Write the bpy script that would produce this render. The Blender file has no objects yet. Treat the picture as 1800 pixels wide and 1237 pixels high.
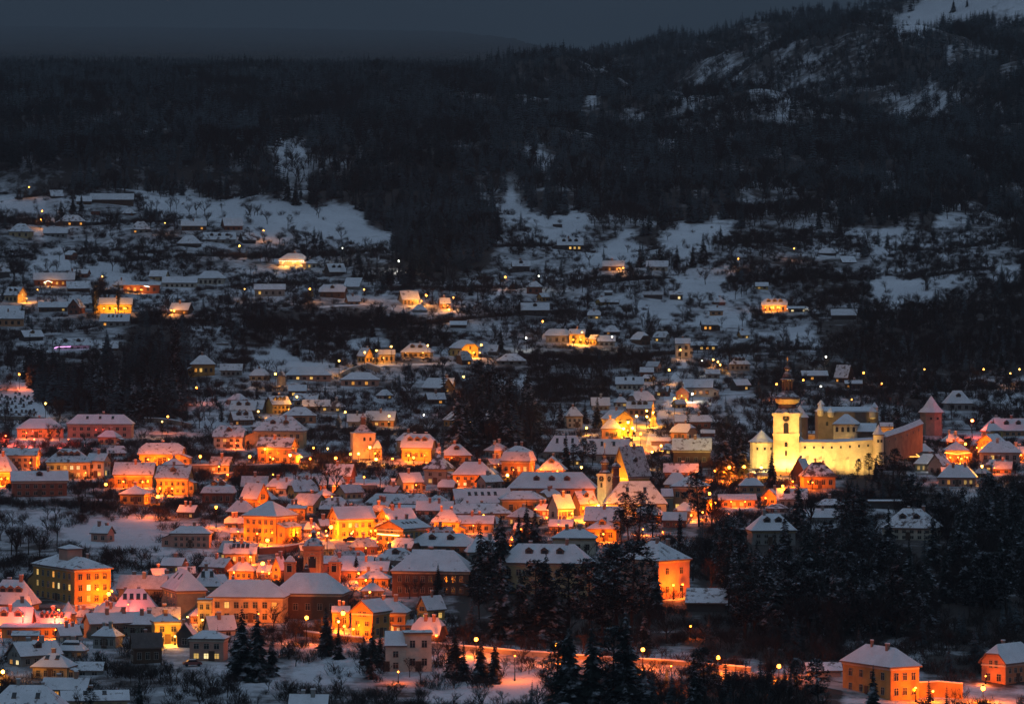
import bpy, math, random
import numpy as np
from mathutils import Vector, Matrix

# ---------------------------------------------------------------- camera, sky, light, exposure
SC = bpy.context.scene
COL = SC.collection
F = 8000.0            # focal length in pixels of the 1800 px wide photograph
HR = 430.0            # row of the true horizon
CZ = 110.0            # height of the camera above the valley floor
cam = bpy.data.cameras.new('camera'); cam.lens = 160.0; cam.sensor_width = 36.0
cam.clip_start = 5.0; cam.clip_end = 120000.0
cam.shift_y = -(618.5 - HR) / 1800.0
camo = bpy.data.objects.new('camera', cam); COL.objects.link(camo)
camo.location = (0, 0, CZ); camo.rotation_euler = (math.radians(90), 0, 0)
SC.camera = camo

W = bpy.data.worlds.new('World'); SC.world = W; W.use_nodes = True
nt = W.node_tree; nt.nodes.clear()
N = nt.nodes.new
sky = N('ShaderNodeTexSky'); sky.sky_type = 'NISHITA'; sky.sun_disc = False
sky.sun_elevation = math.radians(3); sky.sun_rotation = math.radians(200)
tc = N('ShaderNodeTexCoord'); sep = N('ShaderNodeSeparateXYZ'); ramp = N('ShaderNodeValToRGB')
nt.links.new(tc.outputs['Generated'], sep.inputs[0]); nt.links.new(sep.outputs['Z'], ramp.inputs[0])
e = ramp.color_ramp.elements                      # even overcast dusk: brighter overhead than at the rim
e[0].position = 0.0; e[0].color = (.035, .0580, .0800, 1)
e[1].position = 1.0; e[1].color = (.205, .285, .400, 1)
bg1 = N('ShaderNodeBackground'); bg1.inputs[1].default_value = 0.0012
bg2 = N('ShaderNodeBackground')
mp = N('ShaderNodeMapping'); mp.inputs['Scale'].default_value = (5, 5, 26); cn = N('ShaderNodeTexNoise'); cn.inputs['Scale'].default_value = 1.6; cn.inputs['Detail'].default_value = 4
mr = N('ShaderNodeMapRange'); mr.inputs[1].default_value = .3; mr.inputs[2].default_value = .7; mr.inputs[3].default_value = .84; mr.inputs[4].default_value = 1.16   # faint cloud bands
nt.links.new(tc.outputs['Generated'], mp.inputs[0]); nt.links.new(mp.outputs[0], cn.inputs['Vector']); nt.links.new(cn.outputs['Fac'], mr.inputs[0]); nt.links.new(mr.outputs[0], bg2.inputs[1])
add = N('ShaderNodeAddShader'); out = N('ShaderNodeOutputWorld')
nt.links.new(sky.outputs[0], bg1.inputs[0]); nt.links.new(ramp.outputs[0], bg2.inputs[0])
nt.links.new(bg1.outputs[0], add.inputs[0]); nt.links.new(bg2.outputs[0], add.inputs[1])
nt.links.new(add.outputs[0], out.inputs[0])

sun = bpy.data.lights.new('dusk_sun', 'SUN'); sun.energy = 0.035; sun.angle = math.radians(40)
sun.color = (.85, .92, 1.0)
suno = bpy.data.objects.new('dusk_sun', sun); COL.objects.link(suno)
suno.rotation_euler = (math.radians(50), 0, math.radians(-25))

vs = SC.view_settings
SC.display_settings.display_device = 'sRGB'
vs.view_transform = 'Standard'; vs.look = 'None'; vs.exposure = 0.0; vs.gamma = 1.0; vs.use_curve_mapping = False
SC.render.engine = 'CYCLES'
cy = SC.cycles
cy.use_denoising = True
cy.max_bounces = 4; cy.diffuse_bounces = 2; cy.glossy_bounces = 1; cy.transmission_bounces = 2
cy.volume_bounces = 0; cy.transparent_max_bounces = 4
cy.sample_clamp_indirect = 2.0; cy.sample_clamp_direct = 0.0
cy.caustics_reflective = False; cy.caustics_refractive = False
cy.use_light_tree = True; cy.use_adaptive_sampling = True; cy.adaptive_threshold = .025
LAMP = 2.25            # overall factor on the street lighting

# ---------------------------------------------------------------- helpers
RNG = np.random.RandomState(7)
random.seed(11)

def tag(o, label=None, cat=None, group=None, kind=None):
    if label: o['label'] = label
    if cat: o['category'] = cat
    if group: o['group'] = group
    if kind: o['kind'] = kind
    return o

def empty(name, loc, rz=0.0, parent=None):
    o = bpy.data.objects.new(name, None); COL.objects.link(o)
    o.empty_display_size = 1.0
    o.location = loc; o.rotation_euler = (0, 0, rz)
    if parent: o.parent = parent
    return o

class MB:
    """collects faces for one mesh object"""
    def __init__(s): s.v = []; s.f = []; s.m = []
    def face(s, pts, m=0):
        i = len(s.v); s.v.extend([tuple(p) for p in pts]); s.f.append(tuple(range(i, i + len(pts)))); s.m.append(m)
    def box(s, x0, x1, y0, y1, z0, z1, m=0, top=None):
        a = [(x0,y0,z0),(x1,y0,z0),(x1,y1,z0),(x0,y1,z0),(x0,y0,z1),(x1,y0,z1),(x1,y1,z1),(x0,y1,z1)]
        i = len(s.v); s.v.extend(a)
        for k, q in enumerate(((0,3,2,1),(4,5,6,7),(0,1,5,4),(1,2,6,5),(2,3,7,6),(3,0,4,7))):
            s.f.append(tuple(i + j for j in q)); s.m.append(top if (k == 1 and top is not None) else m)
    def lathe(s, prof, n=12, m=0, cx=0, cy=0, ph=0.0, mats=None):
        rings = []
        for (z, r) in prof:
            i = len(s.v)
            for k in range(n):
                a = ph + 2 * math.pi * k / n
                s.v.append((cx + r * math.cos(a), cy + r * math.sin(a), z))
            rings.append(i)
        for j in range(len(prof) - 1):
            for k in range(n):
                k2 = (k + 1) % n
                s.f.append((rings[j] + k, rings[j] + k2, rings[j+1] + k2, rings[j+1] + k))
                s.m.append(mats[j] if mats else m)
        s.f.append(tuple(rings[-1] + k for k in range(n))); s.m.append(mats[-1] if mats else m)
    def tube(s, p, q, r0, r1, n=5, m=0):
        p = Vector(p); q = Vector(q); d = (q - p)
        if d.length < 1e-6: return
        d.normalize(); u = d.orthogonal().normalized(); w = d.cross(u)
        i = len(s.v)
        for (c, r) in ((p, r0), (q, r1)):
            for k in range(n):
                a = 2 * math.pi * k / n
                s.v.append(tuple(c + u * (r * math.cos(a)) + w * (r * math.sin(a))))
        for k in range(n):
            k2 = (k + 1) % n
            s.f.append((i + k, i + k2, i + n + k2, i + n + k)); s.m.append(m)
        s.f.append(tuple(i + n + k for k in range(n))); s.m.append(m)
    def mesh(s, name, mats):
        me = bpy.data.meshes.new(name); me.from_pydata(s.v, [], s.f)
        for m in mats: me.materials.append(m)
        if len(mats) > 1: me.polygons.foreach_set('material_index', s.m)
        me.update(); return me
    def build(s, name, mats, parent=None, loc=(0,0,0)):
        if not isinstance(mats, (list, tuple)): mats = [mats]
        return inst(name, s.mesh(name, mats), parent, loc)

def inst(name, me, parent=None, loc=(0,0,0), rz=0.0, scale=None):
    o = bpy.data.objects.new(name, me); COL.objects.link(o); o.location = loc
    if rz: o.rotation_euler = (0, 0, rz)
    if scale: o.scale = scale
    if parent: o.parent = parent
    return o

# ---------------------------------------------------------------- materials
def mat(name, col, rough=.8, noise=0.0, nscale=1.0, emit=None, estr=0.0, snow=None, patch=None, bump=0.0, spec=.3, snowc=(.72, .74, .78)):
    """noise: brightness mottling; snow=(n0,n1): snow lies where the normal points up; patch=(colour, lo, hi, scale): bare patches"""
    m = bpy.data.materials.new(name); m.use_nodes = True
    t = m.node_tree; b = t.nodes['Principled BSDF']; L = t.links.new
    b.inputs['Roughness'].default_value = rough
    b.inputs['Specular IOR Level'].default_value = spec
    b.inputs['Base Color'].default_value = (*col, 1)
    cur = None
    co = t.nodes.new('ShaderNodeNewGeometry').outputs['Position']
    def noi(sc, det=4):
        n = t.nodes.new('ShaderNodeTexNoise'); n.inputs['Scale'].default_value = sc; n.inputs['Detail'].default_value = det
        n.inputs['Roughness'].default_value = .65
        L(co, n.inputs['Vector']); return n.outputs['Fac']
    def rampf(src, lo, hi):
        r = t.nodes.new('ShaderNodeMapRange'); r.inputs[1].default_value = lo; r.inputs[2].default_value = hi
        L(src, r.inputs[0]); return r.outputs[0]
    def mix(fac, a, bb):
        x = t.nodes.new('ShaderNodeMix'); x.data_type = 'RGBA'
        L(fac, x.inputs[0])
        for s, i in ((a, 6), (bb, 7)):
            if isinstance(s, tuple): x.inputs[i].default_value = (*s, 1)
            else: L(s, x.inputs[i])
        return x.outputs[2]
    if noise:
        lo = tuple(c * (1 - noise) for c in col); hi = tuple(min(1, c * (1 + noise * .5)) for c in col)
        cur = mix(rampf(noi(nscale), .3, .7), lo, hi)
    if patch:
        oi = t.nodes.new('ShaderNodeObjectInfo'); ma = t.nodes.new('ShaderNodeMath'); ma.operation = 'MULTIPLY_ADD'
        L(oi.outputs['Random'], ma.inputs[0]); ma.inputs[1].default_value = .22; L(noi(patch[3], 6), ma.inputs[2])      # each roof has lost a different share of its snow
        cur = mix(rampf(ma.outputs[0], patch[1] + .11, patch[2] + .11), cur if cur else col, patch[0])
    if snow:
        g = t.nodes.new('ShaderNodeNewGeometry'); sp = t.nodes.new('ShaderNodeSeparateXYZ'); L(g.outputs['Normal'], sp.inputs[0])
        ab = t.nodes.new('ShaderNodeMath'); ab.operation = 'ABSOLUTE'; L(sp.outputs[2], ab.inputs[0])
        f1 = rampf(ab.outputs[0], snow[0], snow[1])
        f2 = rampf(noi(snow[2], 3), snow[3], snow[3] + .15)
        mu = t.nodes.new('ShaderNodeMath'); mu.operation = 'MULTIPLY'; L(f1, mu.inputs[0]); L(f2, mu.inputs[1])
        cur = mix(mu.outputs[0], cur if cur else col, snowc)
    if cur: L(cur, b.inputs['Base Color'])
    if emit:
        b.inputs['Emission Color'].default_value = (*emit, 1); b.inputs['Emission Strength'].default_value = estr
        m.cycles.emission_sampling = 'NONE'
        if 'window' in name:      # rooms are not all equally bright
            oi = t.nodes.new('ShaderNodeObjectInfo'); me_ = t.nodes.new('ShaderNodeMath'); me_.operation = 'MULTIPLY_ADD'
            L(oi.outputs['Random'], me_.inputs[0]); me_.inputs[1].default_value = estr; me_.inputs[2].default_value = estr * .4
            L(me_.outputs[0], b.inputs['Emission Strength'])
    if bump:
        bn = t.nodes.new('ShaderNodeBump'); bn.inputs['Strength'].default_value = bump; bn.inputs['Distance'].default_value = .3
        L(noi(nscale * 3), bn.inputs['Height']); L(bn.outputs[0], b.inputs['Normal'])
    return m

SNOW = (.80, .82, .86)
M = {}
WALLS = dict(cr=(.62,.48,.27), oc=(.58,.34,.11), wh=(.70,.64,.52), pk=(.60,.36,.28), gr=(.36,.36,.34), bk=(.30,.12,.08),
             br=(.15,.09,.06), ye=(.64,.46,.15), sa=(.62,.32,.17), gn=(.24,.27,.22), dk=(.10,.09,.085), st=(.36,.30,.24))
for k, c in WALLS.items():
    M[k] = mat('plaster_' + k, tuple(q * .82 for q in c), .9, .28, .45, bump=.25)
M['S'] = mat('roof_snow', SNOW, .85, .14, .35, patch=((.16,.13,.12), .62, .72, .6), bump=.35)
M['P'] = mat('roof_snow_patchy', SNOW, .85, .12, .6, patch=((.11,.085,.08), .52, .60, .45), bump=.35)
M['T'] = mat('roof_snow_thin', (.66,.67,.70), .85, .3, .9, patch=((.13,.10,.095), .56, .70, .9), bump=.35)
M['D'] = mat('roof_bare', (.13,.11,.105), .8, .3, .8, patch=(SNOW, .55, .65, .4), bump=.3)
M['fascia'] = mat('roof_fascia', (.16,.12,.10), .8, .2, 2)
M['tile'] = mat('roof_underside', (.12,.08,.06), .85)
M['brick'] = mat('chimney_brick', (.34,.20,.15), .9, .3, 3)
M['snow'] = mat('snow', SNOW, .85, .1, .5, bump=.3)
M['frame'] = mat('window_frame', (.36,.33,.28), .6)
M['framed'] = mat('window_frame_dark', (.14,.10,.08), .6)
M['glass'] = mat('window_glass', (.025,.027,.032), .12, spec=.6)
M['lit'] = mat('lit_window', (.5,.4,.2), .5, emit=(1, .58, .13), estr=.9)
M['lito'] = mat('lit_window_orange', (.5,.3,.1), .5, emit=(1, .40, .06), estr=.9)
M['litw'] = mat('lit_window_pale', (.5,.45,.3), .5, emit=(1, .76, .34), estr=1.0)
M['door'] = mat('door_wood', (.10,.06,.04), .7, .3, 2)
M['bulbo'] = mat('sodium_bulb', (1,.6,.2), .4, emit=(1, .50, .10), estr=3.6)
M['bulby'] = mat('warm_bulb', (1,.8,.4), .4, emit=(1, .68, .22), estr=3.6)
M['bulbw'] = mat('pale_bulb', (1,1,.9), .4, emit=(1, .96, .82), estr=4)
M['bulbp'] = mat('pink_bulb', (1,.8,1), .4, emit=(.95, .45, 1), estr=3)
M['bulbr'] = mat('red_bulb', (1,.4,.2), .4, emit=(1, .30, .06), estr=4)
M['pole'] = mat('lamp_pole', (.006,.006,.006), 1.0, spec=0.0)
M['helmet'] = mat('helmet_roof', (.085,.055,.05), .55, .3, 1.2, snow=(.35, .75, .9, .40))
M['stone'] = mat('castle_stone', (.22,.17,.13), .92, .35, .35, bump=.4)
M['castle'] = mat('castle_plaster', (.70,.59,.42), .92, .35, .22, bump=.5)
M['gold'] = mat('gilded', (.7,.5,.15), .35)
M['asphalt'] = mat('snowy_road', (.40,.39,.39), .8, .35, .25, patch=((.09,.085,.085), .52, .62, .22), bump=.2)
M['conif'] = mat('spruce_needles', (.008,.013,.011), .9, .4, .6, snow=(.45, .85, .45, .52), snowc=(.46, .49, .54))
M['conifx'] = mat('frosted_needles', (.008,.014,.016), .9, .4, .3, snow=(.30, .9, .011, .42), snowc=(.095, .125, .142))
M['bark'] = mat('bark', (.035,.027,.023), .95, .3, 2)
M['twig'] = mat('twigs', (.036,.025,.022), .95, .3, 1, snow=(.85, 1.0, .5, .58))
# ---------------------------------------------------------------- terrain
FOOT = []     # footprints (X, Y, radius) to keep trees out of
NR = [1700, 1500, 1300, 1237, 1150, 1050, 950, 900, 830, 750, 700, 600, 500, 400, 330]
ND = [420, 600, 860, 950, 1020, 1130, 1270, 1350, 1500, 1680, 1800, 2030, 2260, 2520, 2750]
SKX = [-900, 0, 500, 800, 900, 960, 1010, 1060, 1110, 1200, 1300, 1400, 1500, 1560, 1620, 1700, 1800, 2600]
SKR = [42, 46, 50, 56, 68, 84, 92, 90, 84, 66, 52, 42, 34, 30, 14, -8, -30, -120]   # row of the bare ridge
SKD = [45000, 45000, 42000, 34000, 24000, 14500, 9200, 6900, 6600, 6300, 6100, 6000, 6000, 6000, 6000, 6000, 6000, 6000]
SKK = [5.5, 5.5, 5.4, 5.0, 4.2, 3.1, 2.3, 1.8, 1.6, 1.45, 1.4, 1.4, 1.4, 1.4, 1.4, 1.4, 1.4, 1.4]
_wr = np.random.RandomState(3)
_WV = [(l, _wr.uniform(0, 6.28), _wr.uniform(0, 6.28), a) for l, a in
       [(700, 5), (430, 3.4), (260, 1.7), (150, .9), (90, .45), (52, .26), (31, .15), (19, .09)] for _ in range(3)]

def bumps(X, Y):
    far = np.clip((Y - 1650) / 1100, 0, 1) ** 1.2
    px = 900 + F * X / np.maximum(Y, 1); lim = np.interp(px, [780, 1150], [4000, 6900])
    z = 0
    for (l, th, ph, a) in _WV:
        w = np.sin((X * np.cos(th) + Y * np.sin(th)) * 6.283 / l + ph) * a
        if l > 200: w = w * (.10 + 3.4 * np.clip((Y - 2700) / 1300, 0, 1) * np.clip((lim - Y) / 1500, .03, 1))
        elif l > 60: w = w * (.25 + 2.2 * far)
        else: w = w * (.5 + .9 * far)
        z = z + w
    return z

def row_of(px, D):
    px, D = np.broadcast_arrays(np.asarray(px, float), np.asarray(D, float))
    near = np.interp(D, ND, NR)
    S = np.interp(px, SKX, SKR); Dr = np.interp(px, SKX, SKD); k = np.interp(px, SKX, SKK)
    u = (np.clip((D - 2750) / (Dr - 2750), 0, None)) ** (1 / k)
    uL = .36 * np.clip((D - 2750) / 1500, 0, 1) + .64 * np.clip((D - 2750) / (Dr - 2750), 0, None) ** .2     # steep wooded slope, then a long misty plateau
    wL = np.interp(px, [820, 1120], [1, 0]); u = wL * uL + (1 - wL) * u
    far = 330 + (S - 330) * np.minimum(u, 1) + np.clip(u - 1, 0, None) * 900
    return np.where(D < 2750, near, far)

def ground(X, Y):
    return CZ - (row_of(900 + F * X / Y, Y) - HR) / F * Y + bumps(X, Y)

_DS = np.geomspace(520, 46000, 4600)
_cache = {}
def solve(px, row):
    """first ground point on the line of sight through a pixel"""
    k = round(px)
    if k not in _cache:
        X = (px - 900) / F * _DS
        _cache[k] = HR - F * (ground(X, _DS) - CZ) / _DS
    r = _cache[k]
    i = int(np.argmax(r <= row)) if (r <= row).any() else len(r) - 1
    if i == 0: return _DS[0]
    t = (r[i-1] - row) / max(1e-9, r[i-1] - r[i]); return _DS[i-1] + t * (_DS[i] - _DS[i-1])

def at(px, row, D):
    return Vector(((px - 900) / F * D, D, CZ - (row - HR) / F * D))

def gp(px, row, dz=0.0):
    D = solve(px, row); X = (px - 900) / F * D
    return Vector((X, D, float(ground(X, D)) + dz))

def build_terrain():
    cols = np.concatenate([np.arange(-900, -100, 40), np.arange(-100, 1900, 7), np.arange(1900, 2701, 40)])
    ds = np.concatenate([np.geomspace(430, 2750, 190), np.geomspace(2790, 48000, 190)])
    PX, D = np.meshgrid(cols, ds)
    X = (PX - 900) / F * D; Z = ground(X, D)
    V = np.stack([X, D, Z], -1).reshape(-1, 3)
    nr, nc = PX.shape
    i = (np.arange(nr - 1)[:, None] * nc + np.arange(nc - 1)[None]).reshape(-1)
    Q = np.stack([i, i + 1, i + nc + 1, i + nc], -1)
    me = bpy.data.meshes.new('hillside')
    me.vertices.add(len(V)); me.vertices.foreach_set('co', V.reshape(-1))
    me.loops.add(Q.size); me.loops.foreach_set('vertex_index', Q.reshape(-1))
    me.polygons.add(len(Q)); me.polygons.foreach_set('loop_start', np.arange(len(Q)) * 4)
    me.polygons.foreach_set('use_smooth', np.ones(len(Q), bool)); me.update(calc_edges=True)
    m = bpy.data.materials.new('snowy_ground'); m.use_nodes = True
    t = m.node_tree; b = t.nodes['Principled BSDF']; L = t.links.new; b.inputs['Roughness'].default_value = .9
    b.inputs['Specular IOR Level'].default_value = .2
    g = t.nodes.new('ShaderNodeNewGeometry')
    def nz(s, d=5):
        n = t.nodes.new('ShaderNodeTexNoise'); n.inputs['Scale'].default_value = s; n.inputs['Detail'].default_value = d
        n.inputs['Roughness'].default_value = .7; L(g.outputs['Position'], n.inputs['Vector']); return n.outputs['Fac']
    def rm(s, a, bb):
        r = t.nodes.new('ShaderNodeMapRange'); r.inputs[1].default_value = a; r.inputs[2].default_value = bb; L(s, r.inputs[0]); return r.outputs[0]
    def mx(f, a, c):
        x = t.nodes.new('ShaderNodeMix'); x.data_type = 'RGBA'; L(f, x.inputs[0])
        for s, q in ((a, 6), (c, 7)):
            if isinstance(s, tuple): x.inputs[q].default_value = (*s, 1)
            else: L(s, x.inputs[q])
        return x.outputs[2]
    c = mx(rm(nz(.02), .35, .7), (.62, .64, .68), (.82, .84, .88))
    c = mx(rm(nz(.35, 6), .60, .72), c, (.20, .17, .15))
    c = mx(rm(nz(.05, 6), .60, .78), c, (.30, .28, .26))
    at_ = t.nodes.new('ShaderNodeAttribute'); at_.attribute_name = 'litter'      # needle litter, brush and dead grass
    ad = t.nodes.new('ShaderNodeMath'); ad.operation = 'MULTIPLY_ADD'; av = t.nodes.new('ShaderNodeMath'); av.operation = 'ADD'; L(nz(.11, 7), av.inputs[0]); L(nz(.022, 4), av.inputs[1]); L(av.outputs[0], ad.inputs[0]); ad.inputs[1].default_value = 1.5; ad.inputs[2].default_value = -1.5
    a2 = t.nodes.new('ShaderNodeMath'); a2.operation = 'ADD'; L(ad.outputs[0], a2.inputs[0]); L(at_.outputs['Fac'], a2.inputs[1])
    c = mx(rm(a2.outputs[0], .30, .80), c, (.060, .050, .045))
    L(c, b.inputs['Base Color'])
    bn = t.nodes.new('ShaderNodeBump'); bn.inputs['Strength'].default_value = .5; bn.inputs['Distance'].default_value = .6
    L(nz(.6), bn.inputs['Height']); L(bn.outputs[0], b.inputs['Normal'])
    me.materials.append(m)
    o = inst('hillside', me); o['kind'] = 'structure'
    return o
HILL = build_terrain()

def strip(name, pts, width, m, dz=.08, step=4.0):
    """a road laid over the ground through pixel points"""
    P = [gp(*p) for p in pts]; Q = []
    for a, b in zip(P[:-1], P[1:]):
        n = max(1, int((b - a).length / step))
        Q += [a.lerp(b, i / n) for i in range(n)]
    Q.append(P[-1]); mb = MB(); R = []
    for i, p in enumerate(Q):
        d = (Q[min(i + 1, len(Q) - 1)] - Q[max(i - 1, 0)]); d.z = 0
        if d.length < 1e-6: d = Vector((1, 0, 0))
        d.normalize(); n = Vector((-d.y, d.x, 0)); row = []
        for k in (-1, -.5, 0, .5, 1):
            q = p + n * (k * width / 2); row.append((q.x, q.y, float(ground(q.x, q.y)) + dz))
        R.append(row)
        if i % 2 == 0: FOOT.append((p.x, p.y, width / 2))
    for a, b in zip(R[:-1], R[1:]):
        for k in range(4): mb.face((a[k], b[k], b[k+1], a[k+1]))
    o = mb.build(name, m); o['kind'] = 'structure'; return o

def wallstrip(name, pts, h, m, label, cat='wall', th=.6, cap=True, group=None):
    """a free-standing or retaining wall along pixel points"""
    P = [gp(*p) for p in pts]; Q = []
    for a, b in zip(P[:-1], P[1:]):
        n = max(1, int((b - a).length / 6)); Q += [a.lerp(b, i / n) for i in range(n)]
    Q.append(P[-1]); mb = MB(); cb = MB()
    o0 = P[0].copy()
    for a, b in zip(Q[:-1], Q[1:]):
        za = float(ground(a.x, a.y)) ; zb = float(ground(b.x, b.y))
        d = (b - a); d.z = 0; d.normalize(); n = Vector((-d.y, d.x, 0)) * th / 2
        def ring(e, z0, z1, k):
            return [(e.x - n.x*k - o0.x, e.y - n.y*k - o0.y, z0 - o0.z), (e.x + n.x*k - o0.x, e.y + n.y*k - o0.y, z0 - o0.z),
                    (e.x + n.x*k - o0.x, e.y + n.y*k - o0.y, z1 - o0.z), (e.x - n.x*k - o0.x, e.y - n.y*k - o0.y, z1 - o0.z)]
        for B, z0, z1, k in ((mb, -1.5, h, 1), (cb, h + .002, h + .28, 1.35)):
            A = ring(a, za + z0, za + z1, k); C = ring(b, zb + z0, zb + z1, k)
            for i in range(4): B.face((A[i], C[i], C[(i+1) % 4], A[(i+1) % 4]))
            if a is Q[0]: B.face(A)
            if b is Q[-1]: B.face(C[::-1])
    root = empty(name, o0)
    mb.build('wall_face', m, root)
    if cap: cb.build('snow_cap', M['snow'], root)
    tag(root, label, cat, group); return root

# ---------------------------------------------------------------- labels must single out one thing
USED = {}
ORD = ['', 'second ', 'third ', 'fourth ', 'fifth ', 'sixth ', 'seventh ', 'eighth ', 'ninth ', 'tenth ', 'eleventh ', 'twelfth ']
BB = []     # buildings: (xc, yb, x0, x1, yr, label)
def near_phrase(x, y, n=6):
    """relation words to the buildings nearest in the picture"""
    c = sorted([b for b in BB if len(b[5].split()) <= 9], key=lambda b: (max(b[2] - x, 0, x - b[3])) ** 2 + ((b[1] - y) * 1.5) ** 2)[:n]
    res = []
    for (xc, yb, x0, x1, yr, lab) in c:
        if x < x0 - 1: rel = 'just left of' if x0 - x < 40 else 'left of'
        elif x > x1 + 1: rel = 'just right of' if x - x1 < 40 else 'right of'
        elif y > yb: rel = 'in front of' if y - yb < 40 else 'downhill from'
        else: rel = 'behind' if yb - y < 40 else 'uphill from'
        res.append((rel, lab))
    return res
def unique(adj, noun, x, y):
    ph = near_phrase(x, y)
    for o in ORD:
        for rel, lab in ph[:3 if o else 6]:
            s = f'{o}{adj} {noun} {rel} the {lab}'
            if len(s.split()) <= 16 and s not in USED:
                USED[s] = 1; return s
    k = 2
    while True:
        s = f'{adj} {noun} {ph[0][0]} the {ph[0][1]} x{k}'; k += 1; print('LABEL FALLBACK', s)
        if s not in USED: USED[s] = 1; return s

# ---------------------------------------------------------------- street lamps
COLR = dict(o=(1, .148, .002), y=(1, .35, .020), w=(1, .90, .70), r=(1, .09, .05))
_lm = {}
def lamp_mesh(c):
    if c not in _lm:
        h = MB(); h.lathe([(0.40, .30), (.52, .24), (.60, .10), (.66, .04)], 8)
        g = MB(); g.lathe([(-.40, .05), (-.35, .22), (-.18, .38), (.04, .42), (.24, .35), (.39, .22)], 12)
        _lm[c] = (h.mesh('lamp_hood', [M['pole']]), g.mesh('lamp_bulb', [M['bulb' + c]]))
    return _lm[c]
NL = 0
LIGHTS = []
def lamp(x, y, yb=None, p=1.0, c='o', H=6.0, bulb=1.0, name='street_lamp', label=None, D=None):
    """x, y: pixel of the burning bulb; it stands on the ground below it"""
    global NL
    if D is None:
        if yb is None:
            r = y + 20
            for _ in range(12): r = y + H * F / solve(x, r)
            yb = r
        D = solve(x, yb)
    top = at(x, y, D); X = top.x
    gz = float(ground(X, D)); h = max(1.2, top.z - gz)
    root = empty(name, (X, D, gz))
    mb = MB(); mb.tube((0, 0, -.5), (0, 0, h * .5), .11, .09, 6); mb.tube((0, 0, h * .5), (0, 0, h + .3), .08, .05, 6)
    mb.box(-.18, .18, -.18, .18, -.3, .5)
    mb.build('pole', M['pole'], root)
    hm, gm = lamp_mesh(c)
    inst('lamp_hood', hm, root, (0, 0, h), scale=(bulb,) * 3)
    inst('lamp_bulb', gm, root, (0, 0, h), scale=(bulb,) * 3)
    if p > 0:
        l = bpy.data.lights.new('lamp_light', 'POINT'); l.color = COLR[c]; l.energy = (1900 if c in 'or' else 1150) * p * LAMP
        l.shadow_soft_size = .25
        if c == 'o' and D > 1850: l.color = (1, .34, .045); l.energy *= .5
        lo = bpy.data.objects.new('lamp_light', l); COL.objects.link(lo); lo.parent = root; lo.location = (0, -1.2, h - .3 * bulb)
        LIGHTS.append(lo)
    noun = {'o': 'glowing orange street lamp', 'y': 'warm yellow street lamp', 'w': 'pale white street lamp', 'r': 'red orange street lamp'}[c]
    a, n = noun.rsplit(' ', 2)[0], 'street lamp'
    if bulb < .8: a = 'small ' + a
    tag(root, label or unique(a, n, x, y), 'street lamp', 'street lamps of the town')
    return root

# ---------------------------------------------------------------- buildings
_wm = {}
def win_mesh(w, h, lit, big):
    k = (round(w, 1), round(h, 1), lit, big)
    if k in _wm: return _wm[k]
    w, h = k[0], k[1]
    fr = MB(); b = .07
    fr.box(-w/2 - b, w/2 + b, -.09, .01, h/2, h/2 + b); fr.box(-w/2 - b - .05, w/2 + b + .05, -.16, .01, -h/2 - b, -h/2)
    fr.box(-w/2 - b, -w/2, -.09, .01, -h/2, h/2); fr.box(w/2, w/2 + b, -.09, .01, -h/2, h/2)
    fr.box(-.035, .035, -.07, -.035, -h/2, h/2); fr.box(-w/2, -.035, -.068, -.036, h*.18, h*.18 + .06); fr.box(.035, w/2, -.068, -.036, h*.18, h*.18 + .06)
    pm = [M['glass'], M['lit'], M['lito'], M['litw']][lit]
    pq = MB() if big else fr
    pq.face([(-w/2, -.03, -h/2), (w/2, -.03, -h/2), (w/2, -.03, h/2), (-w/2, -.03, h/2)], 0 if big else 1)
    if big: r = (fr.mesh('window', [M['frame']]), pq.mesh('pane', [pm]))
    else: r = (fr.mesh('window', [M['framed'], pm]), None)
    _wm[k] = r; return r

def add_window(root, loc, rz, w, h, lit, big):
    a, b = win_mesh(w, h, lit, big)
    o = inst('window', a, root, loc, rz)
    if b: inst('pane', b, o)
    return o

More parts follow.
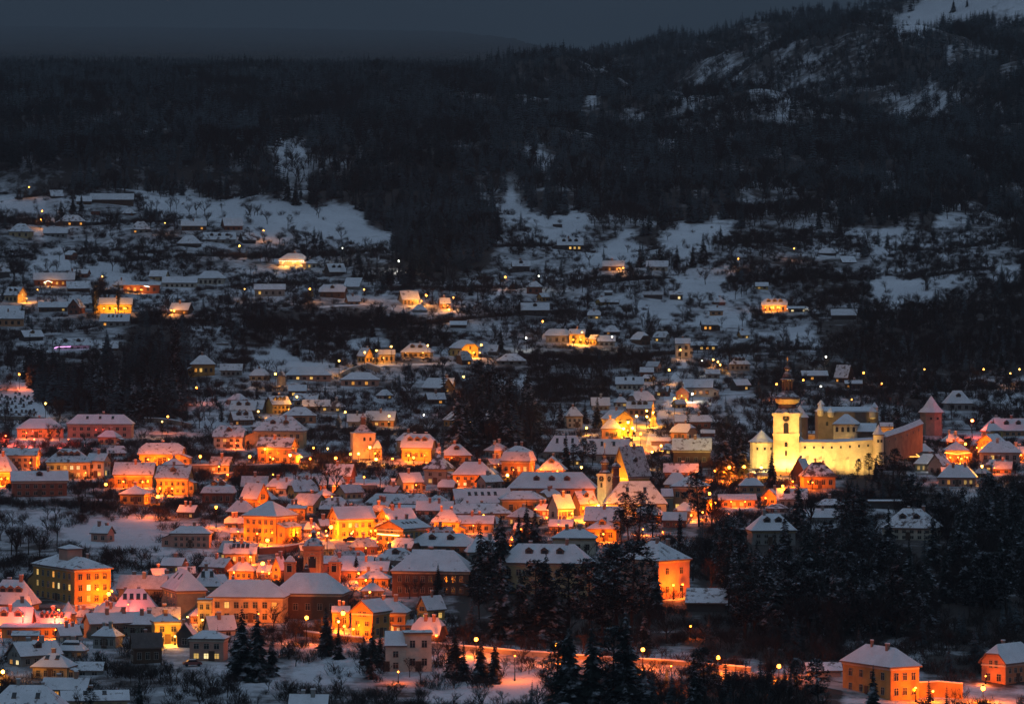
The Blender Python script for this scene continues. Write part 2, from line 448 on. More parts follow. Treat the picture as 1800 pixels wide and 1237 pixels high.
def roof_mesh(T, L, Wd, h, rh, ov, m, th=.32):
    """solid roof over a L x Wd plan with eaves at height h; returns MB and gable outline [(y, z)]"""
    mb = MB(); a = L/2 + ov; b = Wd/2 + ov; sl = rh / (Wd/2) if Wd else 1
    z0 = h - 0.0; zr = h + rh; top = []; ring = []
    if T in ('g', 'k'):
        c = .52 if T == 'k' else 1.0
        hy = b * (1 - c); hz = z0 + rh * c
        if T == 'g':
            E = [(-a, -b, z0), (a, -b, z0), (a, b, z0), (-a, b, z0)]; r0 = (-a, 0, zr); r1 = (a, 0, zr)
            top = [(E[0], E[1], r1, r0), (E[2], E[3], r0, r1)]; ring = [E[0], E[1], r1, E[2], E[3], r0]
        else:
            ins = min(a * .6, b * (1 - c) * 1.0)
            e = [(-a, -b, z0), (a, -b, z0), (a, -hy, hz), (a, hy, hz), (a, b, z0), (-a, b, z0), (-a, hy, hz), (-a, -hy, hz)]
            r0 = (-a + ins, 0, zr); r1 = (a - ins, 0, zr)
            top = [(e[0], e[1], e[2], r1, r0, e[7]), (e[2], e[3], r1), (e[4], e[5], e[6], r0, r1, e[3]), (e[6], e[7], r0)]
            ring = e
    elif T in ('h', 'p'):
        k = max(0.0, min(a - .05, a - b * .95)) if T == 'h' else 0.0
        if T == 'h': k = max(k, a * .12)
        E = [(-a, -b, z0), (a, -b, z0), (a, b, z0), (-a, b, z0)]
        if k > .05:
            r0 = (-k, 0, zr); r1 = (k, 0, zr)
            top = [(E[0], E[1], r1, r0), (E[1], E[2], r1), (E[2], E[3], r0, r1), (E[3], E[0], r0)]
        else:
            r = (0, 0, zr); top = [(E[i], E[(i+1) % 4], r) for i in range(4)]
        ring = E
    elif T == 'm':
        E = [(-a, -b, z0), (a, -b, z0), (a, b, z0), (-a, b, z0)]
        i = b * .26; zm = z0 + rh * .62
        G = [(-a + i, -b + i, zm), (a - i, -b + i, zm), (a - i, b - i, zm), (-a + i, b - i, zm)]
        k = max(.1 * a, a - b); r0 = (-k, 0, zr); r1 = (k, 0, zr)
        top = [(E[j], E[(j+1) % 4], G[(j+1) % 4], G[j]) for j in range(4)] + [(G[0], G[1], r1, r0), (G[1], G[2], r1), (G[2], G[3], r0, r1), (G[3], G[0], r0)]
        ring = E
    elif T in ('s', 'f'):
        zz = z0 + (rh if T == 's' else .12)
        E = [(-a, -b, z0), (a, -b, z0), (a, b, zz), (-a, b, zz)]; top = [E]; ring = E
    for f in top: mb.face(f, 0)
    n = len(ring)
    for i in range(n):
        p, q = ring[i], ring[(i+1) % n]
        mb.face([(p[0], p[1], p[2] - th), (q[0], q[1], q[2] - th), q, p], 1)
    # underside as a fan of the same shape, a slab below
    for f in top: mb.face([(v[0], v[1], v[2] - th) for v in f][::-1], 2)
    return mb

def roof_z(T, L, Wd, h, rh, ov, x, y):
    a = L/2 + ov; b = Wd/2 + ov; ty = 1 - abs(y) / b
    if T == 'g': return h + rh * ty
    if T == 's': return h + rh * (y + b) / (2*b)
    if T == 'f': return h
    if T == 'k': return h + rh * ty
    tx = (a - abs(x)) / (b * .95 if T == 'h' else (a if T == 'p' else b))
    t = max(0, min(ty, tx, 1))
    if T == 'm': return h + (rh * .62 * t / .26 if t < .26 else rh * (.62 + .38 * (t - .26) / .74))
    return h + rh * t

def parse_win(s):
    lit = {}
    if ':' in s:
        s, l = s.split(':')
        for q in l.split(','):
            c = 1
            if q[-1] in 'ow': c = 2 if q[-1] == 'o' else 3; q = q[:-1]
            lit[int(q)] = c
    r, c = s.split('x'); return int(r), int(c), lit

INFO = {}
LATER = []    # lamps asked for by buildings
def house(line):
    spec, label = [q.strip() for q in line.split('|')]
    t = spec.split()
    x0, x1, yr, ye, yb = map(float, t[:5]); T = t[5]; rot = math.radians(float(t[6])); q = float(t[7]); wc, rc = t[8], t[9]
    o = dict(w=None, e=None, d=0, s=0, c=None, n='house', cat='house', dw=0); lamps = []
    for k in t[10:]:
        if k[0] in 'we': o[k[0]] = parse_win(k[1:])
        elif k.startswith('n='): o['n'] = k[2:]; o['cat'] = k[2:].replace('_', ' ')
        elif k[0] in 'dsc': o[k[0]] = int(k[1:])
        elif k[0] in 'lk':
            pw = 1.0; col = 'o'; kk = k[1:]
            if kk[-1] in 'oywr': col = kk[-1]; kk = kk[:-1]
            if '*' in kk: kk, z = kk.split('*'); pw = float(z)
            lamps.append((k[0], float(kk), pw, col))
    xc = (x0 + x1) / 2; D = solve(xc, yb); s = D / F
    ov = min(.55, (x1 - x0) * s * .05)
    tot = (x1 - x0) * s; cs, sn = abs(math.cos(rot)), abs(math.sin(rot))
    L = tot / (cs + q * sn); Wd = L * q
    dep = L * sn + Wd * cs; Yc = D + dep / 2 - ov
    L -= 2 * ov; Wd -= 2 * ov
    Xc = (xc - 900) / F * Yc
    zb = CZ - (yb - HR) / F * D
    h = (yb - ye) * s; zr = CZ - (yr - HR) / F * Yc
    rh = max(.3, zr - (zb + h))
    if T == 's': rh = max(.3, CZ - (yr - HR) / F * (Yc + Wd/2) - zb - h)
    big = s < .215
    root = empty(o['n'], (Xc, Yc, zb), rot)
    tag(root, label, o['cat'], 'buildings of the town' if big else 'houses on the hillside'); USED[label] = 1
    # walls, up to the underside of the roof
    a, b = L/2, Wd/2; fz = -3.0; hh = h - .06
    mb = MB(); k = .93
    if T in ('g', 'k'):
        c = 1.0 if T == 'g' else .52
        r2 = rh * Wd / (Wd + 2 * ov) * .985 ; h2 = h + rh * (ov / (Wd/2 + ov)) - .12
        pr = [(-b, fz), (b, fz), (b, h2)] + ([(0, h2 + r2 - .12)] if T == 'g' else [(b * .44, h2 + r2 * .5), (-b * .44, h2 + r2 * .5)]) + [(-b, h2)]
        mb.face([(a, y, z) for y, z in pr]); mb.face([(-a, y, z) for y, z in pr][::-1])
        mb.face([(-a, -b, fz), (a, -b, fz), (a, -b, h2), (-a, -b, h2)]); mb.face([(a, b, fz), (-a, b, fz), (-a, b, h2), (a, b, h2)])
    elif T == 's':
        h1 = h - .1; h3 = h + rh - .35
        mb.face([(-a, -b, fz), (a, -b, fz), (a, -b, h1), (-a, -b, h1)]); mb.face([(a, b, fz), (-a, b, fz), (-a, b, h3), (a, b, h3)])
        mb.face([(a, -b, fz), (a, b, fz), (a, b, h3), (a, -b, h1)]); mb.face([(-a, b, fz), (-a, -b, fz), (-a, -b, h1), (-a, b, h3)])
    else:
        mb.box(-a, a, -b, b, fz, h - .1)
    mb.build('wall', M[wc], root)
    if big and T not in ('s',) and h > 4:       # cornice under the eaves, plinth
        cb = MB()
        for (u0, u1, v0, v1) in ((-a - .16, a + .16, -b - .16, -b - .002), (-a - .16, -a - .002, -b, b), (a + .002, a + .16, -b, b)):
            cb.box(u0, u1, v0, v1, h - .75, h - .36)
        cb.build('cornice', M['wh'] if wc not in ('wh', 'gr', 'gn', 'dk') else M['cr'], root)
    roof = roof_mesh(T, L, Wd, h, rh, ov, M[rc]).build('roof', [M[rc], M['fascia'], M['tile']], root)
    rng = random.Random(int(x0 * 7 + yr * 13))
    # chimneys on the roof
    nc = o['c'] if o['c'] is not None else (0 if T in ('s', 'f') else rng.choice([1, 1, 2]) if big else rng.choice([0, 1]))
    for i in range(nc):
        cx = L * ((i + .5) / nc - .5) * .62 + rng.uniform(-.08, .08) * L; cyy = rng.uniform(-.12, .2) * Wd
        if T == 'p': cx *= .45
        z = roof_z(T, L, Wd, h, rh, ov, cx, cyy); zt = max(z + 1.1, h + rh * .9 + .7)
        w2 = rng.uniform(.28, .46)
        cm = MB(); cm.box(-w2, w2, -w2*.7, w2*.7, z - h - rh - .8, zt - h - rh, 0); cm.box(-w2-.08, w2+.08, -w2*.7-.08, w2*.7+.08, zt - h - rh + .002, zt - h - rh + .16, 0)
        cm.box(-w2-.05, w2+.05, -w2*.7-.05, w2*.7+.05, zt - h - rh + .162, zt - h - rh + .36, 1)
        cm.build('chimney', [M['brick'] if wc != 'gr' else M['gr'], M['snow']], roof, (cx, cyy, h + rh))
    # dormers on the front slope
    for i in range(o['d']):
        cx = L * ((i + .5) / o['d'] - .5) * .74; cyy = -Wd * .30
        if T in ('p', 'h', 'm'): cx *= .72
        z = roof_z(T, L, Wd, h, rh, ov, cx, cyy); w2 = min(.95, L / o['d'] * .28); hh2 = 1.0
        dm = MB(); yb_ = 2.2
        dm.face([(-w2, 0, -.4), (w2, 0, -.4), (w2, 0, hh2), (0, 0, hh2 + .6), (-w2, 0, hh2)], 0)
        dm.face([(-w2, 0, -.4), (-w2, 0, hh2), (-w2, yb_, hh2), (-w2, yb_, -.4)], 0); dm.face([(w2, 0, -.4), (w2, yb_, -.4), (w2, yb_, hh2), (w2, 0, hh2)], 0)
        for sgn in (-1, 1):
            dm.face([(sgn * (w2 + .2), -.25, hh2 - .1), (0, -.25, hh2 + .72), (0, yb_, hh2 + .72), (sgn * (w2 + .2), yb_, hh2 - .1)], 1)
        dm.face([(-w2 * .62, -.03, 0), (w2 * .62, -.03, 0), (w2 * .62, -.03, hh2 * .85), (-w2 * .62, -.03, hh2 * .85)], 2)
        dm.build('dormer', [M['fascia'], M[rc], M['glass']], roof, (cx, cyy, z))
    for i in range(o['s']):
        cx = L * ((i + .5) / o['s'] - .5) * .6; cyy = -Wd * .27
        z1 = roof_z(T, L, Wd, h, rh, ov, cx, cyy); z2 = roof_z(T, L, Wd, h, rh, ov, cx, cyy + 1.0)
        sm = MB(); sm.face([(-.45, 0, .08), (.45, 0, .08), (.45, 1.0, z2 - z1 + .08), (-.45, 1.0, z2 - z1 + .08)], 0)
        sm.box(-.52, .52, -.1, 0, -.1, .14, 1)
        sm.build('skylight', [M['glass'], M['framed']], roof, (cx, cyy, z1))
    # lean-to annexes break up the plain blocks
    if T in 'ghkp' and h > 2.4 and o['n'] == 'house' and rng.random() < .42 and L > 6:
        sg = rng.choice([-1, 1]); la = L * rng.uniform(.16, .28); wa = Wd * rng.uniform(.5, .8); ha = h * rng.uniform(.5, .72)
        ax = MB(); ax.box(-la/2, la/2, -wa/2, wa/2, -3, ha); an = ax.build('annex', M[wc], root, (sg * (a + la/2 - .05), -b + wa/2 + .3, 0))
        rm = MB(); z0, z1 = ha + .02, ha + la * .45
        q_ = [(-sg*la/2, -wa/2 - .3, z1), (sg*(la/2 + .35), -wa/2 - .3, z0), (sg*(la/2 + .35), wa/2 + .3, z0), (-sg*la/2, wa/2 + .3, z1)]
        rm.face(q_, 0); rm.face([(x_, y_, z_ - .25) for x_, y_, z_ in q_], 1)
        for i in range(4): p_, r_ = q_[i], q_[(i+1) % 4]; rm.face([p_, r_, (r_[0], r_[1], r_[2] - .25), (p_[0], p_[1], p_[2] - .25)], 1)
        for yy in (-wa/2 + .02, wa/2 - .02): rm.face([(-sg*la/2, yy, ha), (sg*la/2, yy, ha), (-sg*la/2, yy, z1 - .2)], 2)
        rm.build('annex_roof', [M[rc], M['fascia'], M[wc]], an)
        add_window(root, (sg * (a + la/2), -b + .298, ha * .55), 0, .9, 1.1, 0, big)
    # windows on the faces that show
    side = 1 if rot > 0 else -1
    def wall_windows(spec, n, place, hmax):
        r, c, lit = spec
        wsz = max(.7, min(1.05, n / c * .42)); st = hmax / r; hs = max(.8, min(1.5, st * .52))
        for i in range(r):
            for j in range(c):
                u = (j + .5) / c - .5; zc = hmax - st * (i + .5) + st * .04
                place(u * n * .90, zc, wsz, hs, lit.get(i * c + j, 0))
    ht = h - (.75 if big and h > 4 else .35)
    if o['w'] and math.cos(rot) > .15:
        wall_windows(o['w'], L, lambda u, z, w, hs, l: add_window(root, (u, -b - .002, z), 0, w, hs, l, big), ht)
        if h > 2.6 and big:
            dmm = MB(); dmm.box(-.55, .55, -.06, .02, 0, 2.1); dmm.box(-.7, -.55, -.1, .02, 0, 2.25); dmm.box(.55, .7, -.1, .02, 0, 2.25); dmm.box(-.55, .55, -.1, .02, 2.1, 2.25)
            c_ = o['w'][1]; ux = (round(c_ / 2) / c_ - .5) * L * .9
            dmm.build('door', M['door'], root, (ux, -b - .004, .05))
    if o['e'] and abs(math.sin(rot)) > .1:
        he = ht + (rh * .45 if T in ('g', 'k') and o['e'][0] > 1 else 0)
        def pe(u, z, w, hs, l):
            if T in ('g', 'k') and z > ht:
                if abs(u) > Wd / o['e'][1] * .6: return
                u = math.copysign(min(.8, Wd * .11), u) if abs(u) > .05 else 0; w = min(w, .75)
            if side > 0: add_window(root, (-a - .002, -u, z), -math.pi/2, w, hs, l, big)
            else: add_window(root, (a + .002, u, z), math.pi/2, w, hs, l, big)
        wall_windows(o['e'], Wd, pe, he)
    FOOT.append((Xc, Yc, max(L, Wd) * .55)); INFO[label] = (root, roof, L, Wd, h, rh, side)
    BB.append((xc, yb, x0, x1, yr, label))
    for (kind, fr, pw, col) in lamps:
        if kind == 'l': lx, ly = (fr - .5) * L, -b - 2.9
        else: lx, ly = (-a - 2.9, (.5 - fr) * Wd) if side > 0 else (a + 2.9, (fr - .5) * Wd)
        P = Matrix.Rotation(rot, 3, 'Z') @ Vector((lx, ly, 0)) + Vector((Xc, Yc, 0))
        hl = min(max(h * .38, 2.0), 3.8)
        LATER.append((P.x, P.y, zb + hl, pw, col, label))
    return root
# ---------------------------------------------------------------- the buildings: x0 x1 ridge eave base | roof turn depth/length wall snow ...
HOUSES = '''
84 113 334 345 351 g 20 .8 dk S w1x2 | small dark cottage at the forest edge
158 236 340 351 358 g 0 .22 br S n=barn c0 | long low barn under the forest edge
134 162 345 354 359 s 0 .5 br S n=shed c0 | lean-to shed left of the long barn
159 177 367 371 377 f 0 .6 bk S n=shed c0 | tiny flat roofed shed below the barn
100 152 378 389 397 h 12 .55 br S w1x4:3o,1o | brown hipped cottage with two orange windows
15 60 393 407 418 h -8 .7 cr S w1x3 | pale hipped cottage on the upper terrace
75 120 400 410 418 g 4 .45 gr S w1x4 | grey gabled cottage with plain long ridge
227 267 389 403 410 h 8 .7 gr S w1x3:0o | hipped cottage with a glowing corner window
318 364 388 397 405 g 0 .45 br S w1x4:3o | brown cottage on the bare slope
310 356 413 428 435 h -14 .7 dk S w1x3 | dark cottage with broad hipped roof
355 416 408 421 428 g 6 .45 gr P d3 w1x4 | grey house with three small dormers
418 452 409 422 430 g 30 .8 dk P w1x2 | dark roofed house beside the three dormer house
-8 19 461 478 490 g 25 .8 dk P e1x1:0o | dark farmhouse cut by the picture edge
58 133 479 492 503 g 3 .35 bk S w1x6:1w,3,4o l.45*.35y | red walled cottage with party lights
115 161 494 507 513 s 8 .6 br S n=shed c0 | broad snowy lean-to beside the party cottage
5 50 504 519 532 g -38 .75 cr S d2 w1x3 e2x1:0,1 k.5*.6y | cream house with glowing gable end
216 283 495 501 516 s 0 .4 bk S w1x5:0,1 c0 l.2*.9 l.5*.7 | low red garage house with lit terrace
285 348 486 497 506 g 0 .4 wh S w1x6 | long white cottage with six dark windows
345 398 476 489 501 h -6 .55 wh S w1x5 | white hipped house above the garage house
120 168 519 534 543 g -6 .5 gr S w1x3 | grey house behind the brick gable
118 151 525 541 553 g 72 .9 bk S e2x2 | red brick gabled house front
66 121 530 540 548 g 4 .4 br S w1x5:4 | brown cottage with one yellow window
174 234 523 535 549 g 0 .4 ye S w1x5 l.15*.9y l.5*1.3y l.8*.9y | bright yellow house between black cypresses
175 231 551 565 574 g -5 .5 gr S s4 w1x4:0o | grey house with four roof lights
-10 44 546 560 574 g 3 .5 sa S w1x4 | salmon house with wide snow roof
-12 38 537 546 552 g 0 .5 gr S w1x3 | narrow roof above the salmon house
30 79 580 592 599 g 32 .7 dk S w1x2 d1 | dark twin gabled cottage
92 161 594 607 614 k 6 .5 gr S d2 w1x5 | cottage outlined in pink and violet lights
174 209 599 612 617 g 0 .6 br S w1x2 | small brown hut right of the pink lights
297 341 532 545 553 g -20 .7 br S w1x3:2o l.2*1.0 | brown cottage with dazzling porch lamp
380 403 600 603 608 f 0 .5 gr S n=shed c0 | flat snowy shed by the black cypress
489 546 445 456 467 h -6 .6 wh S w1x5:0w,1,2w,3,4w l.2*.8y l.6*.8y l.9*.5w | white cottage blazing with porch lights
568 610 463 478 487 g 28 .75 dk S d2 w1x3 | dark chalet with two dormers
603 637 488 504 509 s -12 .8 gr S n=barn c0 | grey barn with long sloping roof
560 611 500 513 524 k -8 .6 br S d1 w1x3 | brown cottage with a central dormer
445 503 499 509 520 g 4 .45 gr S w1x4:0 | grey cottage with one square lit window
698 739 511 527 536 g 20 .8 cr S w2x4 l.5*.5 l1.05*.8 | half timbered cottage lit from the lane
724 752 535 545 550 h 0 .8 gr S n=shed c0 | snowy shed below the half timbered cottage
770 793 523 534 544 g 14 .8 sa S w1x2 l.6*.8 | small house glowing among lit trees
626 658 611 626 638 g -50 .8 ye S e1x2 w1x2 k.5*.35y | yellow gabled cottage by the lane lamps
665 695 614 623 637 g 0 .7 cr T w1x3 l.3*.25y | cream cottage with garden wall
703 764 603 619 628 h -10 .6 cr S d2 w1x5 l.2*.3y l.8*.3y | cream villa with two dormers and parked cars
788 844 597 612 628 k -58 .85 ye S w1x2 e2x3 k.5*.9y k.9*.5y | bright yellow chalet with clipped gable
857 879 606 618 625 g -20 .8 dk S w1x2 | dark cottage tucked behind the yellow chalet
800 831 616 633 642 k 40 .8 br T w1x2:1o | brown hut with thin snow and orange window
872 926 621 634 641 h 0 .7 gr S w1x3 | low hipped pavilion with white roof
790 821 564 571 576 s 0 .6 dk S n=shed c0 | lone shed on the dark slope
977 1026 418 431 440 g 4 .5 dk S d3 w1x5:2,4,3 | dark cottage with dormers and three lit windows
1058 1099 458 468 478 g -4 .5 br S w1x5:1o,3,4 l.8*.5 | brown cottage with bright corner lamp
1135 1176 458 469 476 g -4 .5 wh S w1x3 | white cottage below the steep meadow
898 933 458 468 480 g 6 .6 dk S d1 w1x2 | dark cottage with one pointed dormer
924 955 494 504 517 h -10 .8 bk S w1x2 | red brown cabin with square snow roof
915 966 532 545 553 g 0 .5 dk P d1 w1x3 | dark barn with peaked dormer
957 1004 578 590 603 k -10 .6 gr S w1x3 | grey house left of the lit porch
999 1031 578 587 605 g -6 .8 ye S w2x2:1 l.3*.9 l.8*.9y | glowing yellow house with bright forecourt
1034 1057 588 596 607 g -40 .8 ye S w1x2 e1x1 l.3*.5 | tiny yellow annex with pitched roof
1050 1082 589 600 608 g 0 .6 gr S w1x3 | grey bungalow beside the yellow annex
1107 1146 583 597 607 k -56 .8 br S e2x2 | brown clipped gable house
1060 1091 572 583 588 h 0 .7 dk S w1x2:0o | dark hip roofed hut with orange window
1186 1214 594 604 629 g 0 .8 wh S w2x2 | tall white house with lane lamp
1230 1263 562 571 581 g 10 .6 br S w1x3:0o,1o | brown cottage with twin orange windows
1213 1263 600 607 616 s 0 .5 dk S w1x4:1,2o,3 c0 | low dark house with three lit windows
1130 1166 512 518 525 g 0 .4 dk T n=shed c0 | row of dark garden sheds
1176 1201 511 518 528 g 0 .6 dk S w1x2:1w c0 | cabin with one pale bright window
1062 1077 510 514 519 g 0 .6 dk S n=hut c0 | tiny dark hut in the orchard
1071 1089 527 531 536 g 0 .6 dk S n=hut c0 | little hut below the orchard hut
971 989 391 394 399 f 0 .5 dk S n=hut c0 | dark box hut on the high meadow
1337 1388 525 536 548 k -10 .6 sa S d3 w1x5 l.15*.9 l.4*.9 l.65*.9 | inn with burning orange veranda
1384 1421 538 542 549 s 0 .5 dk S w1x3:0w,2w c0 | dark annex edged with white lights
1460 1507 543 554 561 g 0 .4 dk S n=barn c0 | isolated barn with clean white roof
1476 1506 450 461 464 s 10 .8 dk S n=barn c0 | little barn under the forest meadow
1437 1471 436 445 450 h 0 .5 dk S w1x2 | low cottage on the right hand ridge
1406 1456 651 660 669 g 6 .5 dk S w1x4:1o | long dark cottage right of the spire
1465 1502 641 664 673 g -38 .7 br S w1x3:0o | chalet with steep diagonal snow roof
1484 1516 668 674 684 g 0 .6 br S w1x3:0o | small cottage below the chalet
1656 1709 686 709 722 h 12 .7 gr S d1 w1x3 | grey farmhouse behind the round bastion
1743 1812 735 757 767 g 10 .5 sa S d2 w1x5 | pink lit house at the far right street
1714 1771 762 778 797 g 55 .9 sa S e2x2 k.5*1.6 k.2*.8 | house with orange flooded gable
1717 1798 775 795 813 h -6 .6 gr S w1x5:1 | grey house in front of the flooded gable
1659 1703 775 791 813 p 0 .9 oc S w1x4 l.15*.6 l.5*.7 l.9*.6 | tavern with pyramid roof and string lights
1580 1615 787 802 811 k 90 .9 br T e1x2 | cabin whose gable is traced by lights
1595 1641 779 793 800 h 0 .7 gr S w1x2 c2 | snowy roof behind the traced cabin
1604 1657 797 815 829 h -12 .7 gn S w1x4:0,1 l.9*.15w | grey green house with yellow basement windows
1628 1674 797 818 834 g 60 .8 gr S e1x2 | steep gabled house behind the pale villa
1645 1721 816 839 855 h -8 .6 pk S w1x6:1o,4,5 | pale pink villa with glowing veranda
1388 1430 805 833 850 g 62 .9 br S e1x2 | brown steep gable below the castle tower
1404 1471 812 837 858 h 8 .7 oc P w1x4 k.3*1.0 l.2*.7 | ochre house with fire orange wall
1335 1381 858 874 886 g 65 .9 oc S e1x2 k.5*.8 | orange gabled cottage below the castle
1364 1421 858 877 890 g -4 .5 gr S d2 w1x4 | grey house with two round headed dormers
1432 1486 876 887 894 h 0 .7 dk S w1x3 | low hipped roof under the castle trees
1345 1386 885 893 900 h 0 .7 gr S w1x2 | low white roof at the hedge
1525 1586 870 880 894 f 0 .6 dk S n=garage c0 | flat roofed block among the firs
1545 1661 893 928 950 h -18 .7 wh S d2 w2x6 c2 | large white villa roof above the firs
1310 1401 902 932 958 h 8 .7 gr S d2 w2x5 c2 | grey mansion with snow roof above firs
1416 1473 893 909 920 g 0 .5 gr S w1x4 | narrow house behind the grey mansion
332 381 624 640 661 h 8 .8 oc S w1x4:0o,1 | square ochre house with two lit windows
386 428 639 651 661 g -4 .5 gr S w1x4 | grey cottage right of the ochre house
437 476 648 660 668 h 0 .6 cr S w1x3 | cream cottage beside the small turret
500 584 644 659 669 h 0 .45 pk S w1x6:1,3 | long pink cottage with lit windows
598 668 654 667 679 h 0 .6 pk S w1x5:1o,3o | low pink house on the bend
403 456 704 721 728 g -12 .6 dk S d2 w1x4 | dark house with shaggy dormers
400 448 722 738 748 g 24 .7 br P d2 w1x4:0o | brown chalet with snow streaked dormers
428 470 703 719 728 g -16 .7 gr S w1x3:0 | grey gabled house at the bright lamp
464 513 696 711 728 g 34 .7 ye S d3 w2x4 l.7*.35y | yellow house with three roof lights
495 559 715 730 744 h 6 .7 sa S w1x4 | salmon house with clean hip roof
531 581 702 714 723 g 0 .5 gr S w1x4:3 | low grey house with corner window
740 800 664 682 690 g -38 .8 dk S w1x2 e1x1:0 | dark barn with twin snow slopes
766 802 664 676 686 g -14 .7 oc S w1x3:1o l.5*.35 | ochre cabin right of the dark barn
745 785 690 702 710 g 20 .6 dk S w1x2:1o | brown hut on the snowy bank
610 650 727 741 748 g 0 .6 gr S w1x2 | grey roof left of the gate tower
640 700 722 739 750 g -12 .5 sa S w1x4:1 l.9*.3y | salmon house above the gate tower
25 117 735 753 770 h 6 .6 pk S w2x5 l.2*.3 l.7*.3 | pinkish twin roofed house above the bank
117 237 728 745 770 h -3 .32 pk S s3 w2x8 c1 | long pale school with roof windows
373 438 747 768 788 k -12 .7 wh S d1 w2x4:1 l.85*.5 | white half hipped house at the terrace corner
445 541 731 757 787 h -4 .6 cr S d2 w2x7 c2 | large cream school with two pink dormers
449 526 768 786 814 g -22 .5 sa P w2x4 e2x2 k.5*1.0y k.2*.7 l.5*.4 | salmon house with blazing gable lamp
243 327 778 798 817 k -6 .6 ye S w1x4 l.25*1.3 l.75*1.0 | yellow house with rosy snow roof
3 73 787 800 823 g -10 .5 cr S w2x5 e1x1 k.5*.9 l.9*.3 | cream house with two tiers of balconies
78 164 788 812 841 h 4 .7 cr S d4 w2x6:2,3w,4w,10,11o l.3*.3y l.9*.35 | big hipped house with four dormers
150 197 796 810 840 g -25 .7 wh S w2x2:3 e2x2:2 | white house with dark gable right of four dormers
-24 31 797 828 852 h -10 .8 ye S w1x3 l.3*1.2 l.7*1.2 | dazzling yellow house at the left edge
15 123 827 845 873 g 8 .5 bk S d1 w2x6 c2 | dark red house with peaked front gable
198 277 812 834 857 g -8 .5 oc S w1x5 l.3*.9 l.8*1.0 | orange long house with curved snow roof
272 343 818 840 869 g -14 .6 ye S d1 w2x5 e2x2 l.2*1.1 l.6*.8 | orange three storey house with dark dormer
209 267 852 868 886 p -12 .9 ye S w1x3 e1x2 k.5*.9 | pyramid roofed house lit on one side
353 416 848 866 885 m -4 .7 bk S d2 w1x4 | brick house with gambrel snow roof
420 476 848 877 898 g -40 .8 oc S w1x3:0 e2x2 k.4*.8 l.4*.6 | orange gabled house above the corner block
310 353 887 900 911 g -24 .7 dk S w1x3:2 | dark cottage with one yellow square window
424 526 880 907 956 h -31 .95 oc S w3x5 e3x4 l.6*1.3 k.6*1.3 c0 | orange three storey corner block
505 541 888 893 914 s -6 .7 oc S w2x3 l.4*.5 c0 | orange wing behind the corner block
694 741 760 774 800 h 6 .7 cr S s1 w2x3:0 | cream house with tall chimneys
703 769 762 787 810 k -12 .7 ye S d3 w1x5 e2x2 l.3*1.2 l.85*.5 c2 | yellow house with three tiny dormers
773 831 780 800 814 h 4 .8 oc S d1 w1x4 l.3*.3 | ochre villa with single roof chimney
742 801 797 824 852 p -20 .9 gr P w2x2:2 e2x2 | grey house with streaky pyramid roof
793 871 811 834 856 h -6 .6 oc S w2x5:5w,6w,8w,9w l.15*.4 l.95*.8 c2 | orange inn with lit ground floor
878 944 783 810 836 m -14 .8 oc S w1x4:2,3 e1x1:0 l.5*.4 k.5*.6 | orange house with mansard roof
640 766 867 885 894 h -10 .3 gr S w1x8 c1 | long low market roof
690 782 887 893 899 s -8 .4 gr S n=shed c0 | narrow lean-to below the market roof
560 613 880 895 908 g -18 .6 gr P w1x3 | grey roof with dark gable on the slope
574 663 889 912 946 g 22 .75 ye S w2x5:1 e2x2 l.3*1.0 l.8*1.2 k.7*.9 | bright yellow house on the small square
660 735 892 913 945 g 35 .7 oc S w1x2 e2x1 k.5*1.1 | gabled house with lamps on its peak
657 760 912 929 968 g 50 .9 oc S w2x5 e3x4 s4 k.3*.5 k.7*.5 c2 | orange hotel with string lights on its balcony
757 812 895 917 942 h -4 .7 ye P w2x3 l.3*1.1 l.8*.8 | yellow house right of the orange hotel
730 800 880 897 905 g -6 .5 pk S w1x4 | pink roofed town house above the hotel
790 902 858 884 893 g 12 .5 sa S s5 w1x5 | sloping roof with a row of skylights
775 902 884 902 914 h 4 .45 cr S c2 w1x6 | long grey town house roof
800 872 905 920 935 g -6 .6 cr S w1x4 l.5*.4 | town house in the narrow street
298 375 924 937 963 h -5 .5 pk S w2x6 | pink long house with two window rows
157 204 923 937 953 g -28 .7 pk S w1x2 e1x1 | small pink cottage on the snowy slope
46 206 976 1000 1063 h -60 .42 oc S w3x7:0,3o,7,10o,11w,13 e3x4:5w,9o c3 k.9*1.6 | big ochre institute with roof cupola
392 456 954 973 990 g -6 .6 cr P s4 w1x5:1,4 l.9*.8 | cream house with snowy skylights
400 453 987 1003 1018 h -8 .7 oc S w1x4 l.3*.7 | small orange house at the street junction
-26 72 1018 1062 1078 h -12 .6 oc S d3 w1x5 c2 l.9*.4 | pink roofed house with three dormers
-20 64 1066 1102 1112 g -10 .5 bk S d2 w1x5 c1 l.1*.6 | steep pink roof at the left edge
58 128 1074 1098 1108 g -8 .5 sa P d5 w1x5 k.5*.7 l.9*.5 | crooked roof crowded with small dormers
0 143 1095 1102 1120 s -3 .3 oc S w1x9 c0 l.75*.6 | long flat roofed arcade lit orange
20 70 1108 1116 1126 s 0 .4 sa S n=shed c0 | low salmon outbuilding below the arcade
193 282 1034 1074 1088 h 3 .7 gr S s4 w1x4 c2 | broad pink snow roof with chimneys
205 300 1010 1035 1048 g -10 .5 gr T w1x4 | patchy roof above the broad pink roof
278 369 1000 1038 1092 h -72 .52 gn S s2 w4x4:2 c1 | tall dark green hipped building
335 394 999 1030 1060 h 4 .8 gn S s2 w2x3 | rear wing of the dark green building
364 510 1018 1049 1094 h -6 .5 cr S w2x7:1,6o c2 l.7*.3 | cream apartment house with pink bay
347 374 1050 1053 1108 f 0 .9 cr S w3x2 c0 l.4*.7y | flat balcony tower beside the apartment house
